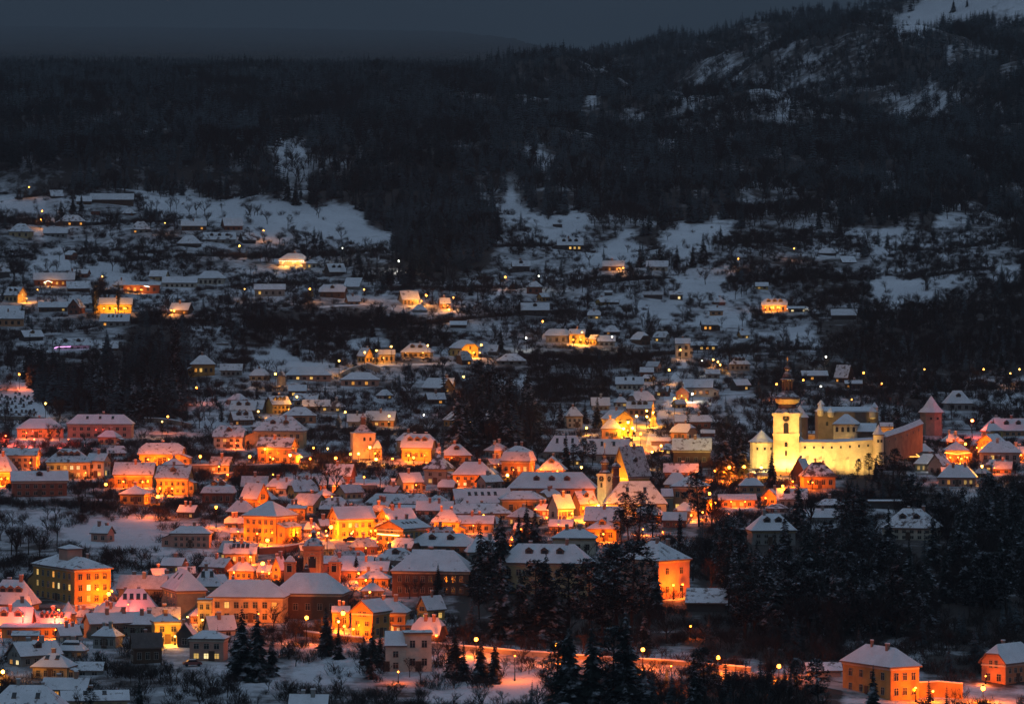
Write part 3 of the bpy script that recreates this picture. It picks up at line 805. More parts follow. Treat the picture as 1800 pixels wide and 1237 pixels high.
428 457 1030 1036 1090 f -6 .5 sa S w3x2 c0 | projecting pink bay of flats
142 270 1075 1096 1122 g 24 .4 gn S w2x6 | long grey green barn roof
218 292 1078 1097 1118 h -6 .7 gn S w1x3 | sagging roof beside the lit yard
262 322 1078 1092 1132 h 14 .8 ye S w2x2 l.7*1.0y l.2*.5y | yellow yard house with flat hip roof
160 219 1100 1118 1140 h -22 .7 gr S w1x4 | grey cottage below the green barn
225 289 1111 1138 1167 g 16 .6 br D w1x3 e2x2 | derelict house with bare metal roof
310 346 1093 1115 1138 g 80 .9 dk S e1x1 | dark chapel gable edged with snow
330 404 1107 1122 1162 h -8 .7 pk S w2x3:3,4w,5 c0 | pale house with three bright windows
355 418 1081 1108 1118 g 26 .6 wh S w1x2 e1x1 | white gabled roof behind the pale house
8 112 1126 1153 1172 g 38 .6 gr S e2x2:2o,3w w1x4 d1 c2 | grey gabled house with two lit windows
97 156 1124 1143 1156 h -10 .6 gr P s6 w1x4 | dark shed roof with six skylights
54 136 1147 1172 1194 h -12 .8 cr S s2 w1x4 e1x2 | cream bungalow with broad hip roof
130 186 1162 1178 1187 g -6 .6 gr S n=shed w1x2 c0 | snowy outbuilding behind the apple trees
-30 128 1203 1252 1275 h -5 .6 gr S s2 w1x5 c2 | huge white roof in the bottom corner
72 163 1190 1212 1224 g -10 .5 sa S w1x5:1o | low salmon house with smooth roof
103 230 1212 1231 1250 g 8 .4 cr S s2 w1x6:1o,2 | long low house at the bottom edge
476 506 977 1002 1020 g 60 .9 oc S e2x1 k.4*.9 | lit orange gable left of the domed church
565 660 976 990 1010 g -4 .5 sa S w1x6 c2 | row house roof behind the domed church
600 690 985 1003 1020 g -8 .6 sa S w1x5 l.4*.8 | rosy roofed house right of the domed church
655 740 962 985 1000 h -8 .7 gr S d1 w1x4 c2 | violet roofed house above the great roof
640 700 988 1003 1012 g 70 .9 bk S e1x1 | little brick gable below the violet roof
685 842 966 1004 1048 h -10 .55 br S w2x9 c1 | great grey roofed hall among trees
708 852 936 960 972 h -14 .5 sa S s2 d2 w1x7 c3 | jumbled town roofs with pink chimneys
730 800 925 938 950 g 20 .6 gr T s2 w1x4 c2 | thin snow roof in the old town
627 690 1003 1016 1032 h -6 .7 oc S w1x4 l.3*.9 | orange cottage behind the gabled house
613 690 1052 1076 1122 g 60 .8 oc S w2x2 e3x2 k.4*1.3 c1 | tall orange gabled house above the road
648 724 1051 1076 1112 h -8 .8 oc S w2x4:6 c2 l.3*.35 | orange hipped house with big chimney
690 727 1088 1098 1112 s 0 .7 oc S w1x2:0w c0 | lean-to with one lit doorway
583 616 1064 1075 1104 g 0 .9 oc S w1x2 l.4*1.3 c2 | small orange house with twin chimneys
729 786 1046 1072 1092 g 42 .7 ye S e2x2:3 w1x2:1 c1 | mustard house with steep snow roof
720 788 1084 1116 1130 k -20 .8 br S w1x3 l1.1*.8 | brown house with glowing pink snow roof
676 716 1108 1134 1180 s 0 .8 wh S w2x1 c0 | grey studio with sloping glass roof
706 762 1108 1111 1180 f 6 .8 wh S w2x2 c0 | pale concrete block with one window
506 581 1219 1246 1262 g -6 .6 gr S w1x4 | grey roof cut by the bottom edge
873 1048 955 990 1048 h -12 .4 cr S d3 w2x8 c3 n=villa | long white villa roof behind pines
968 1052 929 945 975 h -6 .6 wh S w1x4 c2 | white upper block of the villa
1085 1218 950 985 1054 h -46 .85 pk S w3x6 e2x2 c4 s1 k.5*1.1 k.2*.8 n=villa | pink corner villa with white window surrounds
1028 1092 914 929 950 h -8 .8 oc S d1 w1x3 l.6*1.3 | ochre house with dazzling wall lamp
963 1012 912 925 933 g -12 .6 oc S w1x3 l.5*.4 | small orange house above the villa
1203 1284 1033 1059 1075 s -6 .6 dk S n=shed c0 | wide snow roof between the firs
1478 1618 1134 1172 1230 h -60 .44 oc S w2x4 e2x3 c2 k.6*.6 | ochre house with two white chimneys by road
1717 1830 1129 1166 1204 k 48 .6 sa S e2x2 w2x5 c1 k.5*.3 | half hipped house at the road end
1415 1482 1163 1178 1190 s 4 .5 gr S n=shed c0 | snowy lean-to left of the chimney house
1081 1132 662 675 685 g 0 .5 wh S s2 w1x5 | white farmhouse with five dark windows
1100 1153 687 704 713 k 34 .7 pk S e1x1 w1x2 | pink clipped gable house
1100 1149 705 718 731 g -6 .5 sa S d3 w1x4 | rosy roof with eyelid dormers
1037 1073 698 713 721 g 6 .6 gr S w1x3 | grey roof left of the rosy roof
990 1026 715 731 752 h 10 .8 wh S w2x3 | small white house among dark firs
1199 1256 666 681 698 g -6 .6 wh S w1x4 | big white barn roof by the lane
1186 1214 679 690 704 g 84 .9 bk S e1x2 k.5*.3y | small brick gable beside the lane
1055 1116 720 737 768 g -62 .8 ye S e2x2 w2x2 k.5*1.3y k.9*1.0y | flood lit yellow gable on the steep street
1056 1093 736 753 772 h 0 .8 sa S c1 w1x2 | pink roof left of the steep street
1185 1251 729 741 753 g 0 .5 bk S w1x5 | red fronted house above the castle lane
1176 1229 744 760 774 k -40 .8 sa S e1x2 w1x2 | salmon house with clipped snow gable
1180 1253 770 791 822 g -4 .6 br S w1x4 c2 | brown brick house with wide rosy roof
1143 1179 768 775 784 s 0 .6 gr S n=shed c0 | snowy market shed by the lane
1231 1257 755 761 768 g 0 .6 bk S n=shed c0 | red shed with square snow roof
955 1032 765 794 808 h -6 .5 gr S s3 w1x5 c1 | large grey roof behind the spruce
1030 1108 771 798 814 g -4 .5 gr S s2 w1x4 c1 | grey roof behind the clock tower
943 999 800 826 838 p -8 .9 oc S d1 w1x3 l.3*.4 l.8*.6 | violet pyramid roof with small dormer
890 1052 829 858 880 h -5 .35 sa S d3 w2x9 l.97*.7 c1 n=town_hall | long town hall with rosy snow roof
875 962 862 877 902 h 6 .6 oc S w1x3 l.95*.3 c0 n=hall | ochre hall with arched windows
960 1012 868 894 914 g 38 .8 wh S w1x5 e1x1 l.5*1.2 | white lit house on the main street
1000 1052 862 886 906 g 40 .7 oc S w1x4 l.5*.9 l.9*1.1 d1 | orange house beside the clock tower
1165 1229 814 830 842 g -4 .5 sa S w1x4 l.9*.5 | salmon house with peach coloured roof
1166 1212 830 851 862 h 0 .7 sa S w1x2 c1 | lilac roof behind the octagonal house
1176 1250 836 855 903 h -20 .9 sa S w2x3:3,4 e3x2 c2 k.7*1.2 | ochre octagonal house with tall bare walls
1160 1184 858 872 900 g 8 .9 gn S w1x1 c0 | dark green annex of the octagonal house
1298 1343 839 853 866 h 0 .6 sa S w1x3 | low pink roof below the round tower
1239 1266 649 657 665 g 0 .5 gr S w1x2 | small grey cottage at the bright garden
1280 1321 627 640 651 h -4 .7 gr S d3 w1x4 | grey villa with three square dormers
1281 1321 666 677 687 g 34 .7 dk S w1x2:1 | dark cottage with broken snow roof
1262 1330 868 878 892 s 0 .5 sa T w1x4:1o,2o l.3*.5 l.7*.5 c0 | orange market stalls under bare trees
'''
for ln in HOUSES.strip().split('\n'):
    house(ln)
# ---------------------------------------------------------------- castle, churches, towers
M['onion_lit'] = mat('onion_lit_copper', (.46,.36,.16), .6, .3, 1.5)  # paler copper: lamp glow on the onion's lower half put into the colour
def arch_mesh(w, h, m, n=6):
    pts = [(-w/2, -.04, 0), (w/2, -.04, 0), (w/2, -.04, h - w/2)] + [(w/2 * math.cos(a), -.04, h - w/2 + w/2 * math.sin(a)) for a in [math.pi * i / n for i in range(1, n)]] + [(-w/2, -.04, h - w/2)]
    mb = MB(); mb.face(pts, 0)
    for p, q in zip(pts[1:], pts[2:] + pts[:1]):      # moulded surround
        k = 1.25; P = (p[0] * k, -.10, (p[2] - h/2) * 1.1 + h/2); Q = (q[0] * k, -.10, (q[2] - h/2) * 1.1 + h/2)
        mb.face([(p[0], -.10, p[2]), (q[0], -.10, q[2]), Q, P], 1)
    return mb

def tower(name, label, cat, x, yb, halfpx, prof, rot, wall, levels, clocks=None, openings=(), lathe_n=16, D=None, roofm=None, segm=None):
    """square shaft from base row to prof[0] row, then a turned helmet; prof = [(row, half width px)]"""
    D = D or solve(x, yb); s = D / F; hw = halfpx * s; Yc = D + hw
    zb = CZ - (yb - HR) / F * D; Z = lambda r: CZ - (r - HR) / F * Yc - zb
    root = empty(name, ((x - 900) / F * Yc, Yc, zb), math.radians(rot))
    top = Z(prof[0][0])
    mb = MB(); mb.box(-hw, hw, -hw, hw, -4, top); mb.build('shaft', wall, root)
    for (r, k, t) in levels:
        c = MB(); c.box(-hw * k, hw * k, -hw * k, hw * k, Z(r) - t / 2, Z(r) + t / 2, 0, 1); c.build('cornice', [wall, M['snow']], root)
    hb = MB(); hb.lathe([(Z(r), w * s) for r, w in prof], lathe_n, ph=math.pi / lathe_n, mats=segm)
    hb.build('helmet', [roofm or M['helmet'], M['onion_lit']], root)
    for (fx, r, w, h, m) in openings:
        arch_mesh(w, h, None).build('bell_opening' if h > 2 else 'window', [m, M['wh']], root, (fx * hw, -hw - .01, Z(r)))
    if clocks:
        for r, rad in clocks:
            for (loc, rz) in (((0, -hw - .06, Z(r)), 0), ((hw + .06, 0, Z(r)), math.pi/2)):
                c = MB(); n = 20
                c.face([(rad * math.cos(2*math.pi*i/n), 0, rad * math.sin(2*math.pi*i/n)) for i in range(n)], 0)
                for i in range(n):
                    a, b = 2*math.pi*i/n, 2*math.pi*(i+1)/n; R = rad * 1.22
                    c.face([(rad*math.cos(a), -.05, rad*math.sin(a)), (rad*math.cos(b), -.05, rad*math.sin(b)), (R*math.cos(b), -.05, R*math.sin(b)), (R*math.cos(a), -.05, R*math.sin(a))], 1)
                for i in range(12):
                    a = 2*math.pi*i/12; c.face([(rad*.78*math.cos(a-.05), -.03, rad*.78*math.sin(a-.05)), (rad*.78*math.cos(a+.05), -.03, rad*.78*math.sin(a+.05)), (rad*.93*math.cos(a+.05), -.03, rad*.93*math.sin(a+.05)), (rad*.93*math.cos(a-.05), -.03, rad*.93*math.sin(a-.05))], 2)
                c.face([(-.07, -.04, 0), (.07, -.04, 0), (.04, -.04, rad*.8)], 2); c.face([(0, -.045, -.07), (0, -.045, .07), (-rad*.55, -.045, -.15)], 2)
                inst('clock_face', c.mesh('clock_face', [M['glass'], M['wh'], M['gold']]), root, loc, rz)
    tag(root, label, cat); USED[label] = 1
    x0 = x - halfpx; BB.append((x, yb, x0, x + halfpx, prof[-1][0], label)); FOOT.append((root.location.x, Yc, hw * 1.6))
    return root, s, hw, Z

def cross(root, z, h):
    mb = MB(); mb.box(-.10, .10, -.06, .06, z, z + h); mb.box(-h*.3, -.10, -.055, .055, z + h*.62, z + h*.72); mb.box(.10, h*.3, -.055, .055, z + h*.62, z + h*.72)
    mb.box(-h*.18, -.10, -.055, .055, z + h*.36, z + h*.43); mb.box(.10, h*.18, -.055, .055, z + h*.36, z + h*.43)
    mb.build('cross', M['gold'], root)

COLR['f'] = (1, .63, .16)
def flood(px, row, D, target, power, c='f', spot=110):
    """a floodlight standing on the ground, aimed at a point"""
    p = at(px, row, D); gz = float(ground(p.x, p.y)); z = gz + .7
    root = empty('floodlight', (p.x, p.y, gz))
    mb = MB(); mb.box(-.3, .3, -.15, .15, .45, .85); mb.tube((0, 0, -.3), (0, 0, .45), .05, .05, 5); mb.build('lamp_housing', M['pole'], root)
    l = bpy.data.lights.new('flood_light', 'SPOT'); l.spot_size = math.radians(spot); l.spot_blend = .6; l.color = COLR[c]; l.energy = power * .8; l.shadow_soft_size = .3
    lo = bpy.data.objects.new('flood_light', l); COL.objects.link(lo); lo.parent = root; lo.location = (0, .3, 1.0)
    d = Vector(target) - Vector((p.x, p.y + .3, gz + 1.0)); lo.rotation_euler = d.to_track_quat('-Z', 'Y').to_euler()
    tag(root, unique('low yellow', 'floodlight', px, row), 'floodlight', 'castle floodlights')

DC = solve(1383, 836)                       # depth of the castle front
# clock tower
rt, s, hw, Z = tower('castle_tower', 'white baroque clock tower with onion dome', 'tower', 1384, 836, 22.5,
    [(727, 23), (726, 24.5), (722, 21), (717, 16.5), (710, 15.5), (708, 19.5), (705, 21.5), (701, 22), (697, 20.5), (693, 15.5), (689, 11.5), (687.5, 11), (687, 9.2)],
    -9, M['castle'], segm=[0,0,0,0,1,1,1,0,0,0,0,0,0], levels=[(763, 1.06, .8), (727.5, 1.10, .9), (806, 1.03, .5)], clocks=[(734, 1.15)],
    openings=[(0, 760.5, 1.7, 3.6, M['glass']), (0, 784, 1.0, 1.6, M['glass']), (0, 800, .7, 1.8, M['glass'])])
mb = MB()                                   # lantern posts, platform, upper bell, ball and spire
for i in range(8):
    a = math.pi / 8 + i * math.pi / 4; r = 8.3 * s
    mb.tube((r*math.cos(a), r*math.sin(a), Z(687)), (r*math.cos(a), r*math.sin(a), Z(668)), .30, .30, 5)
mb.lathe([(Z(687), 5.0*s), (Z(668), 5.0*s)], 8)
mb.build('lantern', M['helmet'], rt)
mb = MB(); mb.lathe([(Z(668.5), 9.5*s), (Z(668), 12.5*s), (Z(666), 12.5*s), (Z(665), 9*s), (Z(661), 8.4*s), (Z(657), 6.5*s), (Z(653), 3.6*s), (Z(651), 3.0*s), (Z(649.5), 4.6*s), (Z(647), 5.2*s), (Z(644.5), 3.8*s), (Z(643), 1.2*s), (Z(634), .5*s)], 14, ph=.1)
mb.build('lantern_cap', M['helmet'], rt); cross(rt, Z(634.5), 7.0*s)
mb = MB(); n = 12; cx_, cz_ = 0, Z(733)     # curved pediment over the clock
for i in range(n):
    a, b = math.pi*i/n, math.pi*(i+1)/n; r0, r1 = 8*s, 9.6*s
    mb.face([(r0*math.cos(a), -hw*1.1-.05, cz_ + r0*math.sin(a)), (r1*math.cos(a), -hw*1.1-.05, cz_ + r1*math.sin(a)), (r1*math.cos(b), -hw*1.1-.05, cz_ + r1*math.sin(b)), (r0*math.cos(b), -hw*1.1-.05, cz_ + r0*math.sin(b))])
    mb.face([(r1*math.cos(a), -hw*1.1-.05, cz_ + r1*math.sin(a)), (r1*math.cos(b), -hw*1.1-.05, cz_ + r1*math.sin(b)), (r1*math.cos(b), -hw*.8, cz_ + r1*math.sin(b)), (r1*math.cos(a), -hw*.8, cz_ + r1*math.sin(a))])
mb.build('pediment', M['castle'], rt)
for sx in (-1, 1):
    for (r0, r1) in ((833, 765), (762, 729)):
        mb = MB(); mb.box(sx*hw*.80 - .45, sx*hw*.80 + .45, -hw - .14, -hw - .003, Z(r0), Z(r1)); mb.build('pilaster', M['castle'], rt)

def roundtower(name, label, x, yb, ye, ya, hp, wall, cat='tower', n=14, flare=1.18, D=None, roof=None, loops=0, q=1.0):
    D = D or solve(x, yb); s = D / F; R = hp * s; Yc = D + R
    zb = CZ - (yb - HR) / F * D; Z = lambda r: CZ - (r - HR) / F * Yc - zb
    root = empty(name, ((x - 900) / F * Yc, Yc, zb), .2)
    mb = MB(); mb.lathe([(-4, R * 1.04), (Z(ye), R)], n); mb.build('wall', wall, root)
    mb = MB(); ze, za = Z(ye), Z(ya)
    mb.lathe([(ze - .25, R * .9), (ze - .25, R * flare), (ze, R * flare), (ze + (za - ze) * .30, R * .74), (za, .05)], n, mats=[2, 1, 0, 0, 0])
    mb.build('roof', [roof or M['S'], M['fascia'], M['tile']], root)
    for i in range(loops):
        a = -math.pi/2 + (i - (loops - 1) / 2) * .62; w = MB(); w.box(-.35, .35, -.05, .05, -.45, .45)
        inst('loophole', w.mesh('loophole', [M['glass']]), root, (R * 1.015 * math.cos(a), R * 1.015 * math.sin(a), ze - 2.2), a + math.pi/2)
    tag(root, label, cat); USED[label] = 1
    BB.append((x, yb, x - hp, x + hp, ya, label)); FOOT.append((root.location.x, Yc, R * 1.3))
    return root
roundtower('bastion_tower', 'round yellow bastion left of the clock tower', 1339, 823, 776, 755, 21, M['castle'], loops=3)
roundtower('wall_turret', 'small lit turret at the rampart corner', 1544, 795, 763, 746, 9.5, M['castle'], D=DC + 4, loops=2)
roundtower('bastion_tower', 'pink bastion with tall pointed snow roof', 1637, 766, 724, 695, 20, M['st'], n=8, loops=2, flare=1.22)
roundtower('wall_turret', 'dark conical roof behind the clock tower', 1406, 778, 733, 711, 14, M['stone'], D=DC + 70)
roundtower('street_turret', 'round orange turret with violet cone roof', 120, 1100, 1077, 1056, 13, M['oc'], loops=2)
roundtower('corner_turret', 'little dark coned turret beside the bright lamp', 495, 678, 661, 647, 8.5, M['gr'], n=8, roof=M['D'])

def poly_wall(name, label, pts, th, wall, D0=None, loops=0, cat='castle wall', capw=.9, capm='snow'):
    """castle wall through (px, row top, row base, depth)"""
    P = [(at(x, rt_, D), at(x, rb, D)) for x, rt_, rb, D in pts]
    o0 = P[0][1]; root = empty(name, o0); mb = MB(); cb = MB()
    for (t0, b0), (t1, b1) in zip(P[:-1], P[1:]):
        d = (b1 - b0); d.z = 0; d.normalize(); n = Vector((-d.y, d.x, 0)) * th
        f = lambda v, k=0, dz=0: tuple(v + n * k - o0 + Vector((0, 0, dz)))
        mb.face([f(b0, 0, -4), f(b1, 0, -4), f(t1), f(t0)]); mb.face([f(b1, 1, -4), f(b0, 1, -4), f(t0, 1), f(t1, 1)])
        mb.face([f(t0), f(t1), f(t1, 1), f(t0, 1)]); mb.face([f(b0, 1, -4), f(b0, 0, -4), f(t0), f(t0, 1)]); mb.face([f(b1, 0, -4), f(b1, 1, -4), f(t1, 1), f(t1)])
        e = -.25
        cb.face([f(t0, e, .05), f(t1, e, .05), f(t1, .5, capw), f(t0, .5, capw)]); cb.face([f(t1, 1.25, .05), f(t0, 1.25, .05), f(t0, .5, capw), f(t1, .5, capw)])
        cb.face([f(t0, e, .05), f(t0, .5, capw), f(t0, 1.25, .05)]); cb.face([f(t1, e, .05), f(t1, 1.25, .05), f(t1, .5, capw)])
        cb.face([f(t0, e, .04), f(t0, 1.25, .04), f(t1, 1.25, .04), f(t1, e, .04)])
    mb.build('wall_face', wall, root); cb.build('wall_roof', M[capm], root)
    for i in range(loops):
        t = (i + .7) / (loops + .4); k = t * (len(P) - 1); j = min(int(k), len(P) - 2); u = k - j
        p = P[j][0].lerp(P[j+1][0], u) - o0; q = P[j+1][0] - P[j][0]
        w = MB(); w.box(-.32, .32, -.06, .06, -.4, .4)
        inst('loophole', w.mesh('loophole', [M['glass']]), root, p + Vector((0, -.02, -1.7)), math.atan2(q.y, q.x))
    tag(root, label, cat); USED[label] = 1
    BB.append((sum(p[0] for p in pts) / len(pts), pts[0][2], min(p[0] for p in pts), max(p[0] for p in pts), pts[0][1], label))
    for p in P: FOOT.append((p[1].x, p[1].y, 5))
    return root
poly_wall('castle_wall', 'floodlit yellow castle rampart with loopholes', [(1404, 777, 828, DC), (1470, 777, 824, DC + 2), (1537, 773, 812, DC + 6)], 1.8, M['castle'], loops=8)
poly_wall('castle_wall', 'dusky pink rampart climbing to the pointed bastion', [(1556, 768, 796, DC + 12), (1590, 757, 785, DC + 34), (1622, 744, 772, DC + 56)], 1.8, M['stone'], loops=6, capw=1.5)
poly_wall('castle_wall', 'short buttress wall beside the clock tower', [(1404, 768, 800, DC + 3), (1416, 779, 800, DC + 3)], 1.2, M['castle'])

_cw = [o for o in COL.objects if o.get('label') == 'floodlit yellow castle rampart with loopholes'][0]
for i_, x_ in enumerate((1418, 1441, 1466, 1489, 1514)):
    d_ = DC + (x_ - 1404) / 133 * 6; b_ = at(x_, 826, d_) - _cw.location; hb = 5.4 + .5 * (i_ % 2); m_ = MB()
    P_ = [(-.7, -1.5, -3), (.7, -1.5, -3), (.7, .2, -3), (-.7, .2, -3), (-.6, -1.1, hb * .6), (.6, -1.1, hb * .6), (.6, .2, hb), (-.6, .2, hb)]
    for f_ in ((0,1,5,4), (1,2,6,5), (2,3,7,6), (3,0,4,7), (4,5,6,7)): m_.face([P_[k] for k in f_])
    m_.build('buttress', M['castle'], _cw, b_)
# keep with corner turrets
def keep():
    D = DC + 42; s = D / F; zb = CZ - (800 - HR) / F * D
    xc = 1491; Z = lambda r, d=0: CZ - (r - HR) / F * (D + d) - zb
    root = empty('castle_keep', ((xc - 900) / F * D, D, zb), 0)
    hx = 53 * s; dep = 15
    mb = MB(); mb.box(-hx, hx, 0, dep, -5, Z(725)); mb.box(-hx, hx, 0, 1.0, Z(725), Z(722.5), 0, 1); mb.build('wall', [M['stone'], M['snow']], root)
    rb = MB(); rb.face([(-hx - .3, -.4, Z(725) + .15), (hx + .3, -.4, Z(725) + .15), (hx - 2, dep * .5, Z(716)), (-hx + 2, dep * .5, Z(716))]); rb.face([(hx + .3, dep + .4, Z(725) + .1), (-hx - .3, dep + .4, Z(725) + .1), (-hx + 2, dep * .5, Z(716)), (hx - 2, dep * .5, Z(716))])
    rb.face([(hx + .3, -.4, Z(725) + .15), (hx + .3, dep + .4, Z(725) + .1), (hx - 2, dep * .5, Z(716))]); rb.face([(-hx - .3, dep + .4, Z(725) + .1), (-hx - .3, -.4, Z(725) + .15), (-hx + 2, dep * .5, Z(716))])
    rb.build('roof', M['S'], root)
    for (x, yt, ye, ybm, y) in ((1442, 708, 720, 731, -.6), (1460, 716, 724, 733, -.9), (1533, 713, 723, 736, -.9), (1448, 705, 713, 722, dep - 1), (1543, 709, 718, 728, dep - 1)):
        r = 5.6 * s; t = MB()
        t.lathe([(Z(ybm), r * .55), (Z(ybm - 2.5), r), (Z(ye), r)], 10); t.lathe([(Z(ye) - .1, r * 1.22), (Z(ye), r * 1.22), (Z(yt), .05)], 10, 1)
        t.build('corner_turret', [M['castle'], M['S']], root, ((x - xc) * s, y, 0))
    for i in range(5):
        arch_mesh(.8, 1.4, None).build('window', [M['glass'], M['stone']], root, (hx * (-.7 + .35 * i), -.02, Z(748)))
    tag(root, 'stone castle keep with lit corner turrets', 'castle keep'); USED['stone castle keep with lit corner turrets'] = 1
    BB.append((xc, 800, 1438, 1544, 708, 'stone castle keep with lit corner turrets')); FOOT.append((root.location.x, D + 7, 14))
    return D
DK = keep()
# chapel range inside the court
def court():
    D = DC + 26; s = D / F; zb = CZ - (800 - HR) / F * D; xc = 1486
    Z = lambda r: CZ - (r - HR) / F * D - zb
    root = empty('castle_range', ((xc - 900) / F * D, D, zb), math.radians(-8))
    mb = MB(); mb.box(-21*s, 21*s, 0, 9, -5, Z(746)); mb.build('wall', M['castle'], root)
    mb = MB(); mb.lathe([(Z(746), 24*s), (Z(745), 24*s), (Z(727), 1*s)], 4, ph=math.pi/4); a = mb
    r = roof_mesh('h', 42*s, 9, 0, Z(728) - Z(745), .5, None).build('roof', [M['S'], M['fascia'], M['tile']], root, (0, 4.5, Z(745)))
    l = roof_mesh('s', 30*s, 6, 0, 2.6, .4, None).build('side_roof', [M['S'], M['fascia'], M['tile']], root, (36*s, 3.0, Z(758)))
    mb = MB(); mb.box(21*s, 50*s, .5, 6, -5, Z(758) - .1); mb.build('side_wall', M['stone'], root)
    for i in range(4): arch_mesh(.9, 1.7, None).build('window', [M['glass'], M['wh']], root, (21*s * (-.7 + .47 * i), -.02, Z(759)))
    lab = 'lit chapel range inside the castle court'; tag(root, lab, 'castle range'); USED[lab] = 1
    BB.append((xc, 800, 1463, 1536, 728, lab)); FOOT.append((root.location.x, D + 4, 9))
    # two lit outbuildings
court()
house('1546 1570 742 749 776 g 0 .7 ye S w1x2 l.5*.35y c0 | small yellow gatehouse behind the rampart')
house('1420 1436 757 762 792 g 0 .8 ye S w1x1 l.5*.3y c0 | tiny lit annex left of the keep')
for (x, tx, p) in ((1330, 1338, 26000), (1346, 1342, 16000), (1372, 1378, 9000), (1398, 1390, 7500), (1424, 1424, 9000), (1458, 1460, 8500), (1496, 1498, 5500), (1528, 1526, 3000)):
    flood(x, 850, DC - 5.5 if x > 1350 else DC + 10, at(tx, 790 if x < 1400 and x > 1360 else 805, DC if x > 1350 else DC + 28), p * 1.3)
flood(1384, 850, DC - 22, at(1384, 705, DC + 3), 60000, spot=40)
for (x, tx, ty, d, p) in ((1442, 1443, 718, 34, 11000), (1456, 1460, 726, 34, 7000), (1487, 1487, 754, 18, 4500), (1470, 1475, 754, 18, 3500), (1531, 1533, 724, 34, 11000)):
    flood(x, 790, DC + d, at(tx, ty, DC + d + 8), p, spot=15 if d > 30 else 42)

# gate tower of the terrace street (bell-cast roof, dark belfry)
rt, s, hw, Z = tower('gate_tower', 'pale tower with bell cast roof and black belfry', 'tower', 638, 806, 20,
    [(760, 21), (759, 22.5), (756, 18), (751, 11), (747, 6.5), (746, 5.2), (735, 5.2), (734.5, 7.5), (733, 7.2), (730, 3.2), (727, 1.2), (722, .4)], 8, M['wh'],
    [(761, 1.05, .4)], openings=[(.02, 774, .8, 1.3, M['glass']), (.55, 774, .8, 1.3, M['glass']), (.3, 790, .7, 1.2, M['glass'])], lathe_n=4)
house('617 650 775 792 806 g 74 .9 wh S e1x1 c1 | gabled porch at the bell cast tower')
house('655 672 774 788 806 h 0 .8 cr S w2x2 l.3*.7 c0 | low wing right of the bell cast tower')
# domed church tower, two side towers and nave
house('478 616 1006 1043 1088 h -8 .6 br S w1x5 c0 n=church | nave of the domed church with broad hip roof')
DN = solve(551, 1040)
rt, s, hw, Z = tower('church_tower', 'pink church tower with snowy dome and lantern', 'church tower', 551, 1032, 15.5,
    [(960, 17.5), (958.5, 18), (956, 16.4), (952, 15.0), (949, 12.5), (946.5, 9), (945, 5.2), (944.5, 4.2), (936, 4.2), (935.5, 5.4), (933, 4.2), (931, 1.4), (926, .4)], -6, M['sa'],
    [(961, 1.14, .9), (969, 1.06, .5), (975, 1.05, .4)], openings=[(0, 996, 1.9, 3.3, M['glass']), (0, 980, 1.1, 1.3, M['glass'])], D=DN,
    roofm=mat('dome_snow', (.10,.08,.08), .7, .2, 1, snow=(.05, .35, .8, .38)))
for sx in (-1, 1):
    for k in (.86, .55):
        mb = MB(); mb.box(sx*hw*k - .22, sx*hw*k + .22, -hw - .16, -hw - .003, Z(1030), Z(977)); mb.build('pilaster', M['cr'], rt)
for (x, lab) in ((510, 'left small bell turret of the domed church'), (588.5, 'right small bell turret of the domed church')):
    rt, s, hw, Z = tower('bell_turret', lab, 'church tower', x, 1028, 9.2, [(986.5, 10.5), (985.5, 11), (983, 10.2), (979.5, 6.5), (978, 6), (976.5, 3), (975.5, .5)], -6, M['sa'],
        [(988, 1.12, .5), (992, 1.05, .25)], openings=[(0, 1004, 1.2, 2.4, M['glass'])], D=DN + 4, lathe_n=4, roofm=M['S'])
rt, s, hw, Z = tower('ridge_turret', 'slim dark turret in front of the dome', 'church tower', 538.5, 1022, 5, [(1004, 5.6), (1003, 6), (999, 5.6), (997, 3.6), (993, 3.2), (991, 1.2), (987, .3)], 0, M['dk'], [], D=DN - 8, lathe_n=8)
# church with the tall pale roof, clock tower, second helmet tower
house('1060 1174 845 885 905 h 4 .55 wh S s2 w1x6 c0 n=church | church with tall peach lit roof')
rt, s, hw, Z = tower('clock_tower', 'slender white lit clock tower beside the church', 'clock tower', 1063, 900, 9.2,
    [(833, 10.5), (832, 11.2), (829, 10), (826, 6.5), (823, 5.6), (815, 5.6), (814.5, 8), (812, 8.4), (809, 6), (806, 3), (803, 3.2), (801, 4.2), (798, 3.4), (795, .9), (786, .3)], -38, M['wh'],
    [(834, 1.14, .7), (882, 1.1, .5)], clocks=[(841, .95)], openings=[(0, 856, .8, 1.8, M['glass'])], lathe_n=8)
cross(rt, Z(787), 1.6)
lamp_tower = (1063, 900)
rt, s, hw, Z = tower('church_spire', 'dark helmet tower with open lantern near the clock tower', 'church tower', 1083, 880, 6.5,
    [(846, 7), (838, 7), (836, 5.8), (822, 5.8), (821.5, 9), (819, 9.5), (816, 7), (813, 2.5), (808, .4)], 0, M['dk'], [], lathe_n=8)
house('1072 1146 784 838 862 g 42 .8 ye T e1x1 d1 k.4*1.6y k.8*1.0y | steep gabled church with bare brown roof')
